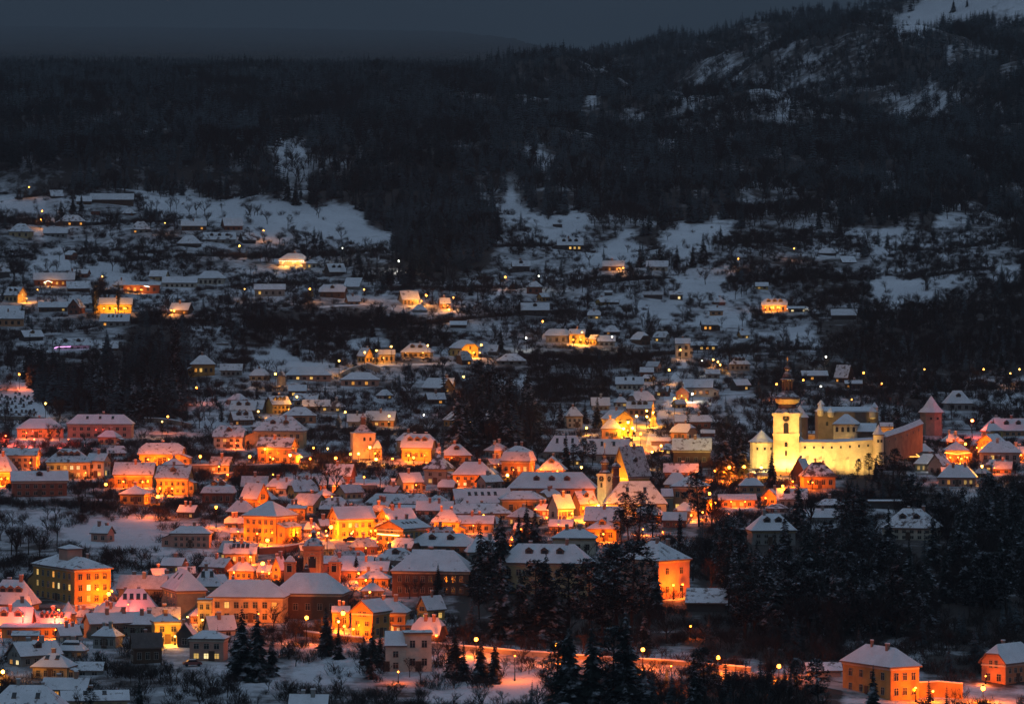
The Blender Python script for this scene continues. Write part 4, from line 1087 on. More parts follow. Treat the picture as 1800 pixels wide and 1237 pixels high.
# wayside monument blazing above the steep street
D = solve(1148, 748); s = D / F
root = empty('monument', gp(1148, 748), 0); mb = MB()
for i in range(4): mb.box(-2.2 + .4*i, 2.2 - .4*i, -2.2 + .4*i, 2.2 - .4*i, -.4 + .45*i, .05 + .45*i)
mb.build('plinth', M['cr'], root)
mb = MB(); mb.lathe([(1.4, 1.0), (3.2, .9), (3.4, 1.15), (3.7, 1.15), (3.8, .55), (6.2, .42), (6.4, .8), (6.7, .8), (6.9, .4), (7.4, .55), (7.9, .3), (8.5, .05)], 8); mb.build('column', M['cr'], root)
for k in range(4):
    a = math.pi/4 + k*math.pi/2; mb = MB(); mb.lathe([(1.0, .45), (1.6, .38), (2.2, .42), (2.6, .22), (2.75, .26), (3.0, .2), (3.1, .04)], 7); mb.build('statue', M['cr'], root, (1.25*math.cos(a), 1.25*math.sin(a), 0))
tag(root, 'floodlit column with statues at the lane end', 'monument')
BB.append((1148, 748, 1140, 1157, 712, 'floodlit column with statues'))
# cupola on the big ochre institute
_r, _rf, _L, _W, _h, _rh, _s = INFO['big ochre institute with roof cupola']
mb = MB(); mb.box(-2.6, 2.6, -2.0, 2.0, -2.5, 2.2, 0); mb.build('cupola', M['pk'], _rf, (0, -.3, _h + _rh - .3))
mb = roof_mesh('h', 5.2, 4.0, 0, .9, .3, None); mb.build('cupola_roof', [M['S'], M['fascia'], M['tile']], _rf, (0, -.3, _h + _rh + 1.9))
for (x, row, D_, tx, ty, tD, p, c) in ((540, 1036, DN - 8, 545, 985, DN, 3600, 'o'), (565, 1036, DN - 8, 560, 985, DN, 3600, 'o'), (510, 1036, DN - 6, 510, 995, DN + 4, 1500, 'o'), (590, 1036, DN - 6, 590, 995, DN + 4, 1500, 'o'),
        (1056, 905, solve(1063, 900) - 8, 1062, 850, solve(1063, 900), 6500, 'f'), (1080, 915, solve(1117, 905) - 16, 1100, 865, solve(1117, 905) + 4, 9000, 'y'), (1150, 915, solve(1117, 905) - 16, 1140, 865, solve(1117, 905) + 4, 9000, 'y')):
    flood(x, row, D_, at(tx, ty, tD), p, c, 90)  # unseen floods added to brighten the church towers and the tall roof
# ---------------------------------------------------------------- streets and walls
strip('terrace_street', [(300, 822), (350, 822), (430, 822), (520, 818), (600, 815), (680, 815), (740, 818)], 9, M['asphalt'])
strip('valley_road', [(560, 1122), (640, 1130), (760, 1140), (850, 1150), (1000, 1162), (1120, 1170), (1240, 1180), (1400, 1192), (1600, 1232), (1720, 1234)], 7, M['asphalt'])
strip('square', [(455, 966), (520, 960), (580, 956), (650, 962)], 16, M['asphalt'])
strip('main_street', [(455, 1012), (470, 995), (462, 975), (460, 962)], 8, M['asphalt'], dz=.13)
strip('market_street', [(985, 925), (1020, 916), (1045, 906), (1052, 890)], 9, M['asphalt'])
strip('steep_street', [(1132, 800), (1120, 785), (1108, 772), (1106, 762), (1118, 752), (1135, 745)], 11, M['asphalt'])
strip('lane', [(1142, 800), (1146, 780), (1150, 762), (1156, 748), (1166, 728), (1176, 704), (1176, 690), (1182, 672), (1196, 652), (1200, 640), (1196, 632)], 4, M['snow'])
strip('cemetery_lane', [(38, 668), (42, 680), (52, 700), (64, 718), (76, 736)], 6, M['snow'])
strip('castle_lane', [(1255, 846), (1290, 842), (1330, 838), (1360, 846)], 9, M['asphalt'])
strip('hill_lane', [(640, 645), (700, 642), (760, 640), (850, 640)], 5, M['snow'])
strip('hillside_lane', [(560, 540), (640, 535), (700, 545), (760, 552), (800, 548), (880, 520), (890, 500)], 4, M['snow'])
wallstrip('retaining_wall', [(327, 829), (430, 829), (525, 828)], 2.2, M['st'], 'long red retaining wall below the terrace street')
wallstrip('retaining_wall', [(1000, 1157), (1060, 1161), (1118, 1164), (1170, 1167), (1250, 1174), (1320, 1180)], .9, M['st'], 'pale lit wall along the valley road')
wallstrip('retaining_wall', [(760, 1138), (860, 1147), (960, 1155), (1000, 1158)], 1.1, M['gr'], 'low parapet along the valley road', cap=True)
wallstrip('garden_wall', [(1612, 1226), (1650, 1224), (1692, 1228)], 3.2, M['oc'], 'orange lit garden wall right of the chimney house')
wallstrip('garden_wall', [(582, 868), (620, 866), (662, 866)], 2.4, M['st'], 'brown terrace wall above the market roof')
wallstrip('garden_wall', [(598, 662), (620, 652), (645, 646)], 1.4, M['wh'], 'white fence wall climbing to the lane', th=.3)
wallstrip('garden_wall', [(645, 648), (668, 656)], 2.4, M['gr'], 'grey garden wall below the yellow cottage')
wallstrip('cemetery_wall', [(-40, 737), (40, 739), (78, 741)], 1.6, M['st'], 'stone wall below the graveyard')
wallstrip('garden_wall', [(535, 1118), (600, 1126), (640, 1130)], 1.2, M['oc'], 'low bright wall along the lower street')
wallstrip('church_wall', [(255, 742), (300, 745), (335, 752)], 1.6, M['st'], 'stone wall right of the long school')
wallstrip('street_wall', [(455, 975), (500, 972), (535, 966)], 1.8, M['bk'], 'dark wall under the corner block')
wallstrip('garden_wall', [(636, 965), (652, 966)], 3.0, M['pk'], 'pink wall block beside the square')

# ---------------------------------------------------------------- close-packed small houses filling the old town
def inpoly(x, y, P):
    c = False; j = len(P) - 1
    for k in range(len(P)):
        if (P[k][1] > y) != (P[j][1] > y) and x < (P[j][0] - P[k][0]) * (y - P[k][1]) / (P[j][1] - P[k][1]) + P[k][0]: c = not c
        j = k
    return c
TOWN = [([(410,850),(640,845),(900,850),(1060,880),(1250,890),(1200,940),(1050,955),(900,965),(840,1010),(700,1060),(620,1060),(430,1010),(300,1000),(200,1060),(0,1085),(0,1135),(330,1140),(400,1010)], 84, (32, 74)),
        ([(0,770),(330,770),(420,790),(480,800),(330,860),(0,880)], 6, (30, 50)), ([(390,700),(620,690),(700,700),(960,780),(1060,840),(900,850),(760,830),(640,760),(390,760)], 16, (30, 52)),
        ([(1250,690),(1000,660),(1180,640),(1260,800),(1160,830),(1040,700)], 8, (26, 40)), ([(1600,760),(1800,740),(1800,840),(1600,850)], 8, (34, 56)), ([(30,380),(420,370),(640,520),(880,640),(400,560),(30,620)], 9, (24, 44)), ([(880,470),(1340,480),(1340,610),(900,640)], 8, (22, 40))]
ri = random.Random(77)
WN = dict(cr='cream', oc='ochre', wh='white', pk='pink', gr='grey', bk='brick', br='brown', sa='salmon', ye='yellow')
for P, n, (w0, w1) in TOWN:
    done = 0; xs = [p[0] for p in P]; ys = [p[1] for p in P]
    for _ in range(1600):
        if done >= n: break
        x, yb = ri.uniform(min(xs), max(xs)), ri.uniform(min(ys), max(ys))
        if not inpoly(x, yb, P): continue
        w = ri.uniform(w0, w1) ; wh = w * ri.uniform(.18, .32); rf = w * ri.uniform(.24, .38)
        D = solve(x, yb); X = (x - 900) / F * D; R = w * D / F * .5
        if any((X - fx) ** 2 + (D + R - fy) ** 2 < (R * .72 + fr * .78) ** 2 for fx, fy, fr in FOOT): continue
        hide = 0      # do not stand in front of much of another house
        for (xc, b2, x0, x1, yr, lab) in BB:
            ox = min(x + w/2, x1) - max(x - w/2, x0); oy = min(yb, b2) - max(yb - wh - rf, yr)
            if ox > 0 and oy > 0 and yb > b2: hide = max(hide, ox * oy / ((x1 - x0) * (b2 - yr)))
        if hide > .28: continue
        wc = ri.choice(list(WN)); T = ri.choice('gghk'); rc = ri.choice('SSSPT')
        look = {'S': 'full snow', 'P': 'patchy snow', 'T': 'thin snow'}[rc]
        kind = {'g': 'gabled', 'h': 'hipped', 'k': 'clipped gable'}[T]
        ph = [(r, l) for r, l in near_phrase(x, yb) if len(l.split()) <= 8]
        lab = next((f'{WN[wc]} {kind} house under {look} {r} the {l}' for r, l in ph if len(f'{WN[wc]} {kind} house under {look} {r} the {l}'.split()) <= 16 and f'{WN[wc]} {kind} house under {look} {r} the {l}' not in USED), None)
        if not lab: continue
        nw = max(2, int(w / 14)); lit = f':{ri.randrange(nw)}' if ri.random() < .35 else ''
        lampt = f' l{ri.uniform(.1,.9):.2f}*{ri.uniform(.3,.8):.2f}' if yb > 780 and ri.random() < .35 else ''
        house(f'{x-w/2:.0f} {x+w/2:.0f} {yb-wh-rf:.0f} {yb-wh:.0f} {yb:.0f} {T} {ri.uniform(-45,45):.0f} {ri.uniform(.55,.85):.2f} {wc} {rc} w1x{nw}{lit} e1x2{lampt} | {lab}')
        # later labels should not lean on these
        BB[-1] = BB[-1][:5] + (lab,); done += 1

# ---------------------------------------------------------------- lamps in view, and unseen ones added to light walls and snow: x, y of bulb [, base row, power, colour, bulb size]
for X_, Y_, Z_, pw, col, lab in LATER:
    px_ = 900 + F * X_ / Y_; row_ = HR - F * (Z_ - CZ) / Y_
    lamp(px_, row_, p=pw, c=col, D=Y_, bulb=.4 if pw < .6 else .55, name='facade_lamp')
L_ = '''51 329 0 .35 o 1|74 371 0 .8 o 1|72 386 400 .7 o .6|290 392 0 .15 y .6|421 432 0 .7 y 1|180 486 0 .3 y .8|66 509 0 .4 o .7|430 508 0 .2 y .7
306 546 556 .5 o 1.1|463 405 0 .5 o .8|602 436 0 .15 w .7|701 459 0 1.0 w .9|545 508 0 .6 o 1|640 509 0 .7 o 1|749 519 0 .9 o 1|797 523 0 .5 o .9|789 544 0 .9 y 1
888 487 0 .9 o 1|838 429 0 .15 o .7|641 619 641 .5 y 1|662 616 640 .4 y 1|688 609 638 .4 y 1|752 607 636 .4 y 1|846 606 634 .6 y 1|947 485 0 .2 w .9|954 565 0 .4 o 1
925 594 0 .3 w .9|1023 584 608 .6 y 1|1076 592 0 .3 w .8|1298 455 0 .4 o 1|1196 615 632 .3 y .9|1095 471 482 .5 o 1|1396 437 0 .3 o .9|1452 627 0 .3 w .9
34 658 0 .9 o 1|80 709 0 .4 y 1|295 732 0 .5 o 1|285 741 0 .4 y .8|345 681 0 .4 o .9|352 802 824 1.2 o 1.15|439 802 822 1.0 o 1.15|186 851 0 1.0 o 1.1|278 872 0 1.4 o 1.2|380 891 0 1.5 o 1
484 657 0 1.0 y 1.1|596 634 0 .7 y 1|522 697 0 .5 y 1|607 724 0 .5 y .9|684 731 0 .5 y 1|815 662 0 .7 y 1|801 701 0 .25 o .8|827 740 0 .3 y .8|745 729 0 .2 w .7
590 805 822 1.3 o 1.15|510 800 818 1.3 y 1.2|650 786 809 1.2 y 1.25|616 798 812 .8 o 1|630 797 812 .8 y 1|661 807 816 1.2 y 1.2|551 787 812 .4 o .8|576 788 812 .4 y .8|466 789 812 .5 o .9|727 804 816 .9 o 1
892 835 850 1.6 y 1.2|454 723 734 .4 y 1|1176 650 0 .8 y 1|1186 700 0 .7 y 1|1217 692 706 .4 w .9|1194 703 712 .4 y .8|1206 703 712 .4 o .8|1119 731 0 3.0 y 1.2|1137 732 752 2 y 1|1137 722 750 2 y .9
1104 742 0 3.0 y 1.2|1096 753 772 3.0 y 1.2|1112 752 0 3.6 y 1.2|1126 762 0 3 o 1|1148 725 751 1.4 y .8|1142 738 752 1.0 y .6|1031 752 764 .8 y 1|1146 794 0 .7 y 1|1022 821 0 .5 y 1|1162 783 792 .7 y 1
1247 867 892 1.0 o 1.1|1276 872 890 .7 o .8|1282 821 846 3 o 1.2|1308 820 846 3.2 o 1.2|1338 821 840 4 y 1.1|1257 827 846 .5 o .9|1254 632 644 .4 y .9|1262 636 648 .4 y .9|1266 641 654 .4 y .9|1234 634 0 .1 w .6
1040 897 913 2.2 y 1.4|1034 903 917 1.6 y 1.1|1052 888 904 1.6 y .9|1365 675 0 .3 o 1|1412 668 0 .25 o .9|1443 679 0 .2 w .9|1518 655 0 .4 o 1|1625 649 0 .15 o .8|1729 649 0 .4 o .9|1792 649 0 .3 y .8|1776 656 0 .6 y .7
1709 739 0 1.1 r 1.4|1697 780 0 1.5 o 1.1|1726 819 0 .8 y 1|1376 854 0 .9 o 1|1497 702 0 .1 o .7|1550 674 0 .15 o .8
582 926 948 1.4 o 1.3|470 949 960 1.6 o 1.2|462 990 1008 1.8 o 1.3|680 906 0 .5 o 1|603 1077 1108 1.6 o 1.3|539 1085 0 1.3 o 1.1|595 1092 1112 .8 y .7|837 1123 1152 1.5 o 1.1|979 1133 1164 1.3 o 1.1|1130 1141 1173 1.5 o 1.1|1262 1155 1184 1.4 o 1.1|1369 1170 1194 1.4 o 1.1|1728 1209 1234 1.6 o 1.2|1058 1068 0 .1 y .6
40 1082 1112 .55 r .4|96 1084 1108 .5 r .4|225 1062 1090 .4 r .4|760 945 960 .8 r .4|560 1000 1020 .7 r .4|191 1043 1062 1.3 o 1.1|103 1072 1092 .6 o .8|5 1180 1200 1.4 y 1|330 1084 1104 .5 y .6|618 937 948 .3 y .6|560 936 0 .3 o .7|605 1100 1122 .7 o .7|545 941 0 .6 o .7|575 941 0 .6 y .6|1214 1100 1120 .4 o .5|905 1152 1196 .8 o .35|1180 1170 1215 .7 o .35|700 1180 1200 .25 o .5|300 812 826 1.6 o .8|395 808 826 1.6 o .7|480 806 824 1.6 o .7|545 806 822 1.5 o .7|690 806 820 1.2 o .7|120 772 786 1.2 r .4|60 772 786 1.3 r .4|10 766 782 1.8 r .4|170 798 812 .5 r .7|230 815 826 .6 o .7|640 838 852 1.0 o .6|560 838 850 .9 o .6|400 834 842 1.0 o .7|480 834 842 1.0 o .7|1640 1214 1232 .6 o .6|1665 806 822 .4 o .7|1690 806 820 .4 o .7|1155 905 918 .4 o .5|1215 905 916 .8 o .6|1235 900 912 .8 o .6|850 905 922 .6 o .6|930 928 940 .8 o .6|900 948 958 .7 o .6|1130 930 940 .5 o .5|1165 935 945 .5 o .5|700 870 878 .3 r .5|650 1040 1055 .9 o .6|660 998 1010 .5 o .6'''
for ln in L_.replace('\n', '|').split('|'):
    t = ln.split(); x, y, yb, p = map(float, t[:4])
    lamp(x, y, yb or None, p, t[4], bulb=float(t[5]))

# ---------------------------------------------------------------- fairy lights on facades
def fairy(label, face, pts, m, lab, n=26, r=.13, off=.35):
    root0, roof, L, Wd, h, rh, side = INFO[label]
    a, b = L/2, Wd/2; P = []
    for u, z in pts:
        if face == 'w': P.append(Vector(((u - .5) * L, -b - off, z * h)))
        elif side > 0: P.append(Vector((-a - off, (.5 - u) * Wd, z * h)))
        else: P.append(Vector((a + off, (u - .5) * Wd, z * h)))
    root = empty('string_light', root0.location, root0.rotation_euler.z)
    cb = MB(); 
    for p, q in zip(P[:-1], P[1:]): cb.tube(p, q, .03, .03, 4)
    cb.build('cable', M['pole'], root)
    tot = sum((q - p).length for p, q in zip(P[:-1], P[1:])); bb = MB()
    for i in range(n):
        d = tot * i / (n - 1)
        for p, q in zip(P[:-1], P[1:]):
            l = (q - p).length
            if d <= l + 1e-4: c = p.lerp(q, min(1, d / l)); break
            d -= l
        bb.lathe([(c.z - r, r * .3), (c.z - r * .3, r), (c.z + r * .3, r), (c.z + r, r * .3)], 5, cx=c.x, cy=c.y)
    bb.build('glow_beads', M[m], root)
    tag(root, lab, 'string lights')
fairy('orange hotel with string lights on its balcony', 'e', [(.12, .72), (.5, .70), (.92, .70)], 'bulby', 'bright string of lights along the hotel balcony', 34, .17, .9)
fairy('cottage outlined in pink and violet lights', 'w', [(.0, .35), (.1, .62), (.45, .70), (.45, .9), (1.0, .9)], 'bulbp', 'violet string of lights under the cottage eaves', 60, .14)
k_ = INFO['cabin whose gable is traced by lights']; kz = (k_[4] + k_[5] * .52) / k_[4]
fairy('cabin whose gable is traced by lights', 'e', [(-.05, .98), (.27, kz), (.73, kz), (1.05, .98), (-.05, .98)], 'bulbo', 'orange string of lights tracing the cabin gable', 60, .13)
fairy('inn with burning orange veranda', 'w', [(0, .92), (1, .92)], 'bulbo', 'row of orange lights along the inn eaves', 34, .15)
fairy('dark annex edged with white lights', 'w', [(-.1, .9), (.6, .95), (1, .8), (1.02, .3)], 'bulbw', 'white string of lights round the dark annex', 34, .14)
fairy('red walled cottage with party lights', 'w', [(.25, .6), (.35, .85), (.45, .6)], 'bulbw', 'cluster of white party lights on red cottage', 14, .14)
fairy('low red garage house with lit terrace', 'w', [(.58, .9), (.72, .8)], 'bulbw', 'short row of white lights above the garage', 10, .16)
fairy('tavern with pyramid roof and string lights', 'w', [(-.05, .8), (.5, .7), (1.05, .8)], 'bulbo', 'string of lights along the tavern front', 24, .15)
fairy('white cottage blazing with porch lights', 'w', [(0, .8), (.5, .7), (1, .8)], 'bulbw', 'pale porch lights along the white cottage', 16, .16)

# ---------------------------------------------------------------- parked cars
def car(x, row, rz, col, lab):
    p = gp(x, row); root = empty('parked_car', p, rz)
    m = mat('car_paint', col, .35, spec=.5)
    mb = MB()
    prof = [(-2.1, .35), (-2.12, .75), (-1.95, .95), (-1.2, 1.0), (-.75, 1.45), (.75, 1.48), (1.3, 1.0), (2.0, .88), (2.12, .6), (2.1, .35)]
    for sgn in (-1, 1): mb.face([(px, sgn * .85, z) for px, z in prof][::sgn])
    for (p0, p1) in zip(prof, prof[1:] + prof[:1]): mb.face([(p0[0], -.85, p0[1]), (p1[0], -.85, p1[1]), (p1[0], .85, p1[1]), (p0[0], .85, p0[1])], 1 if p0[1] > 1.4 and p1[1] > 1.4 else 0)
    mb.build('body', [m, M['snow']], root)
    for sgn in (-1, 1):
        g = MB(); g.face([(-1.05, sgn * .862, 1.03), (1.1, sgn * .862, 1.03), (.7, sgn * .862, 1.40), (-.72, sgn * .862, 1.38)]); g.build('side_window', M['glass'], root)
    for wx in (-1.35, 1.35):
        for sgn in (-1, 1):
            w = MB(); w.lathe([(-.1, .33), (.1, .33), (.101, .2)], 10); o = w.build('wheel', M['glass'], root, (wx, sgn * .84, .33)); o.rotation_euler = (math.pi/2, 0, 0)
    tag(root, lab, 'car', 'parked cars'); USED[lab] = 1
car(616, 952, .1, (.05,.05,.06), 'dark car parked before the bright yellow house')
car(636, 957, .25, (.2,.2,.22), 'grey car on the small lit square')
car(716, 634, 0, (.3,.3,.32), 'snowy car parked left of the cream villa')
car(750, 634, .1, (.1,.1,.12), 'dark car parked before the cream villa')
car(786, 636, 0, (.2,.2,.2), 'snow covered car under the yellow chalet')
car(494, 684, .4, (.3,.28,.25), 'car standing in the bright lamp light')
car(338, 1170, .2, (.25,.08,.07), 'reddish car in front of the pale house')
car(1107, 764, .9, (.05,.05,.05), 'dark car on the steep lit street')
car(1102, 775, .5, (.12,.12,.14), 'second car lower on the steep street')
car(1208, 830, 0, (.2,.05,.05), 'red car behind the octagonal house')
car(1090, 484, 0, (.2,.2,.22), 'car on the lit hillside forecourt')

# ---------------------------------------------------------------- gravestones on the cemetery slope
gm = MB(); gm.box(-.55, .55, -.18, .18, -.3, 1.0); gm.box(-.38, .38, -.15, .15, 1.0, 1.25); gm.box(-.8, .8, -1.9, -.18, -.2, .22, 0, 1)
gme = gm.mesh('gravestone', [M['dk'], M['snow']])
for i in range(70):
    r_ = i // 14; x = (i % 14) * 6.8 - 4 + random.uniform(-3.6, 3.6); y = 696 + r_ * 8.5 + random.uniform(-4.5, 4.5)
    if x > 36 + (y - 668) * .5: continue
    o = inst('gravestone', gme, None, gp(x, y), random.uniform(-.15, .15), (.8, .8, random.uniform(.55, 1.1)))
    tag(o, 'dark gravestone in the snowy graveyard left of the lamp lit lane', 'gravestone', 'gravestones in the graveyard')
# ---------------------------------------------------------------- tree shapes (10 m tall, scaled later)
def conifer(seed, levels, nb, R=2.0, spread=.0, narrow=False):
    rg = random.Random(seed); c = MB(); Hh = 10.0
    z0 = rg.uniform(.4, 1.2)
    for i in range(levels):
        t = i / (levels - 1); z = z0 + (Hh - z0) * (t ** .92)
        if narrow: r = R * (math.sin(math.pi * min(1, .16 + t * .84)) ** .6) * .9 + .08
        else: r = R * (1 - t) ** .85 * rg.uniform(.82, 1.12) + .10
        n = max(4, int(nb * (1 - t * .5)))
        ph = rg.uniform(0, 6.28)
        for k in range(n):
            a = ph + 6.283 * k / n + rg.uniform(-.25, .25); l = r * rg.uniform(.65, 1.18)
            dr = l * rg.uniform(.18, .50) if not narrow else -l * rg.uniform(.6, 1.3)
            ca, sa = math.cos(a), math.sin(a); w = l * rg.uniform(.22, .40) + .05
            zb = z + rg.uniform(-.12, .12)
            p0 = (0, 0, zb + .12); tip = (ca * l, sa * l, zb - dr)
            m = (ca * l * .55, sa * l * .55, zb - dr * .35 + .06)
            e1 = (ca * l * .60 - sa * w, sa * l * .60 + ca * w, zb - dr * .7 - w * .35); e2 = (ca * l * .60 + sa * w, sa * l * .60 - ca * w, zb - dr * .7 - w * .35)
            c.face((p0, e1, m)); c.face((p0, m, e2)); c.face((m, e1, tip)); c.face((m, tip, e2))
    t = MB(); t.tube((0, 0, -.6), (0, 0, 9.5), .17, .03, 5)
    return c, t

def pine(seed):
    rg = random.Random(seed); c = MB(); t = MB()
    bx, by = rg.uniform(-.4, .4), rg.uniform(-.4, .4)
    t.tube((0, 0, -.6), (bx, by, 5), .20, .15, 6); t.tube((bx, by, 5), (bx * 1.6, by * 1.6, 9.4), .15, .04, 6)
    for i in range(48):
        z = 3.0 + 6.8 * (i / 47); k = z / 5
        l = 2.1 * math.sin(math.pi * min(1, (z - 2.6) / 7.6) ** .9) * rg.uniform(.4, 1.1) + .25; a = i * 2.4 + rg.uniform(-.4, .4)
        cx, cy_ = bx * k + l * math.cos(a), by * k + l * math.sin(a); cz_ = z + l * .12
        if i % 2 == 0: t.tube((bx * k * .9, by * k * .9, z - .5), (cx, cy_, cz_), .05, .02, 3)
        for j in range(26):
            u = Vector((rg.gauss(0, 1), rg.gauss(0, 1), rg.gauss(0, .55))).normalized(); rr = rg.uniform(.35, .8)
            p = Vector((cx, cy_, cz_)) + Vector((u.x * rr, u.y * rr, u.z * rr * .5)); d = Vector((rg.uniform(-1, 1), rg.uniform(-1, 1), rg.uniform(-.3, .5))).normalized() * .40
            w = Vector((-d.y, d.x, rg.uniform(-.1, .1))) * .45
            c.face((p - d, p + w, p + d, p - w))
    return c, t

def bare(seed, depth=4, twigs=5, up=.9):
    rg = random.Random(seed); t = MB(); c = MB()
    def grow(p, d, l, r, lev):
        q = p + d * l
        if lev <= 1: t.tube(p, q, r, r * .62, 4 if lev else 5)
        else:
            s = d.orthogonal().normalized() * r * 1.3; s2 = d.cross(s).normalized() * r * 1.3
            c.face((p - s, p + s, q)); c.face((p - s2, p + s2, q))
        if lev >= depth: return
        n = [5, 4, 4, twigs, twigs][lev]
        for i in range(n):
            f = rg.uniform(.45, 1.0) if lev else rg.uniform(.55, 1.0)
            ax = Vector((rg.gauss(0, 1), rg.gauss(0, 1), rg.gauss(0, .6))).normalized()
            nd = (d * rg.uniform(.55, .9) + ax * rg.uniform(.55, .85) + Vector((0, 0, .28 * up))).normalized()
            grow(p + d * l * f, nd, l * rg.uniform(.55, .78), max(.016, r * .52), lev + 1)
    grow(Vector((0, 0, -.4)), Vector((rg.uniform(-.08, .08), rg.uniform(-.08, .08), 1)).normalized(), 3.6, .19, 0)
    return c, t

def bush(seed, n=70):
    rg = random.Random(seed); c = MB()
    for i in range(n):
        a = rg.uniform(0, 6.28); r0 = rg.uniform(0, 1.6); p = Vector((r0 * math.cos(a), r0 * math.sin(a), rg.uniform(-.2, 1.0)))
        d = Vector((rg.gauss(0, .55) + .35 * math.cos(a), rg.gauss(0, .55) + .35 * math.sin(a), rg.uniform(.6, 1.2))).normalized() * rg.uniform(.8, 2.0)
        w = Vector((rg.gauss(0, 1), rg.gauss(0, 1), 0)).normalized() * .055
        c.face((p - w, p + w, p + d))
        for _ in range(2):
            b = p + d * rg.uniform(.3, .8); e = b + (d * .4 + Vector((rg.gauss(0, .4), rg.gauss(0, .4), rg.uniform(-.1, .3))))
            c.face((b - w * .7, b + w * .7, e))
    return c

def pair(cm, crown='crown', m1=None, m2=None):
    c, t = cm; return c.mesh(crown, [m1]), t.mesh('trunk', [m2 or M['bark']])
CON = [pair(conifer(i, 24, 10, R), m1=M['conif']) for i, R in enumerate((2.0, 2.3, 2.7, 1.8, 2.4))]
PIN = [pair(pine(i + 20), m1=M['conif']) for i in range(4)]
CYP = [pair(conifer(50, 26, 9, .95, narrow=True), m1=M['conif'])]
BAR = [pair(bare(i + 60), m1=M['twig']) for i in range(7)]

# ---------------------------------------------------------------- where vegetation grows (painted over the map of the view, stood on the ground)
GX, GY = 480, 330                                  # cells of 4 px, from x = -60, y = -60
zone = np.zeros((GY, GX, 3)); hs = np.zeros((GY, GX, 2)); hs[...] = (5, 9)
cxg = -60 + (np.arange(GX) + .5) * 4; cyg = -60 + (np.arange(GY) + .5) * 4
CXG, CYG = np.meshgrid(cxg, cyg)
WXG = CXG + 9 * np.sin(CYG / 11 + 2 * np.sin(CXG / 29)) + 5 * np.sin(CXG / 7 + CYG / 5); WYG = CYG + 5 * np.sin(CXG / 13 + 1.5 * np.sin(CYG / 23)) + 3 * np.sin(CXG / 4.3 - CYG / 6)
def paint(pts, con, bar, scr, h=None):
    P = np.array(pts, float); ins = np.zeros(CXG.shape, bool); j = len(P) - 1
    for i in range(len(P)):
        xi, yi = P[i]; xj, yj = P[j]
        c = ((yi > WYG) != (yj > WYG)) & (WXG < (xj - xi) * (WYG - yi) / (yj - yi + 1e-9) + xi); ins ^= c; j = i
    zone[ins] = (con, bar, scr)
    if h: hs[ins] = h
paint([(-60,300),(1860,300),(1860,760),(-60,760)], 9, 95, 400, (5, 11))
paint([(-60,760),(1860,760),(1860,1270),(-60,1270)], 3, 55, 600, (4, 8))
# forest above its lower edge
paint([(-60,-60),(1860,-60),(1860,430),(1790,440),(1740,380),(1700,350),(1690,384),(1600,392),(1480,404),(1400,408),(1300,396),(1285,390),(1180,392),(1150,430),(1120,412),(1060,410),(1045,376),(1000,372),(930,380),(905,345),(872,340),(868,420),(840,470),(780,505),(720,500),(690,430),(640,375),(600,362),(520,352),(440,350),(330,345),(250,341),(150,336),(-60,330)], 150, 45, 40, (7, 18))
paint([(1300,400),(1420,405),(1480,400),(1420,330),(1300,330)], 20, 170, 60, (9, 14))
paint([(1040,402),(1070,415),(1110,405),(1150,400),(1150,370),(1060,360)], 20, 160, 60, (8, 13))
paint([(1200,80),(1560,60),(1500,250),(1150,260)], 60, 110, 60, (9, 15))
stand = np.sin(CXG / 61 + 1.7 * np.sin(CYG / 37)) * np.sin(CYG / 29 + 1.4 * np.sin(CXG / 83)) + .4 * np.sin(CXG / 23 - CYG / 17)
mixed = (zone[..., 0] >= 60) & (stand > .38) & ((CYG > 130) | (CXG > 1000)); zone[mixed] = (45, 150, 60)        # stands of bare beech among the spruce
thin = (zone[..., 0] >= 60) & (stand < -.85) & ((CYG > 130) | (CXG > 1000)); zone[thin, 0] *= .45
for pl, d in (([(462,232),(498,240),(560,280),(600,330),(560,335),(520,345),(490,345),(480,300)], (18, 40, 60)), ([(1565,60),(1590,20),(1640,-20),(1860,-60),(1860,50),(1800,45),(1700,42),(1640,58)], (1.2, .5, 3)),
              ([(1645,112),(1665,90),(1688,92),(1684,118),(1668,122)], (2, 3, 4)), ([(1536,205),(1560,185),(1620,150),(1632,130),(1660,160),(1652,218),(1634,214),(1624,180),(1580,208)], (22, 20, 30)),
              ([(1036,188),(1040,168),(1062,168),(1066,188)], (15, 10, 10)), ([(1216,204),(1220,188),(1232,190),(1230,206)], (10, 10, 10)), ([(905,258),(930,240),(990,270),(985,300),(940,305)], (45, 40, 10)),
              ([(1350,160),(1362,150),(1400,158),(1395,180),(1360,178)], (40, 40, 10)), ([(1325,120),(1345,118),(1342,150),(1330,148)], (25, 30, 10))):
    paint(pl, *d)
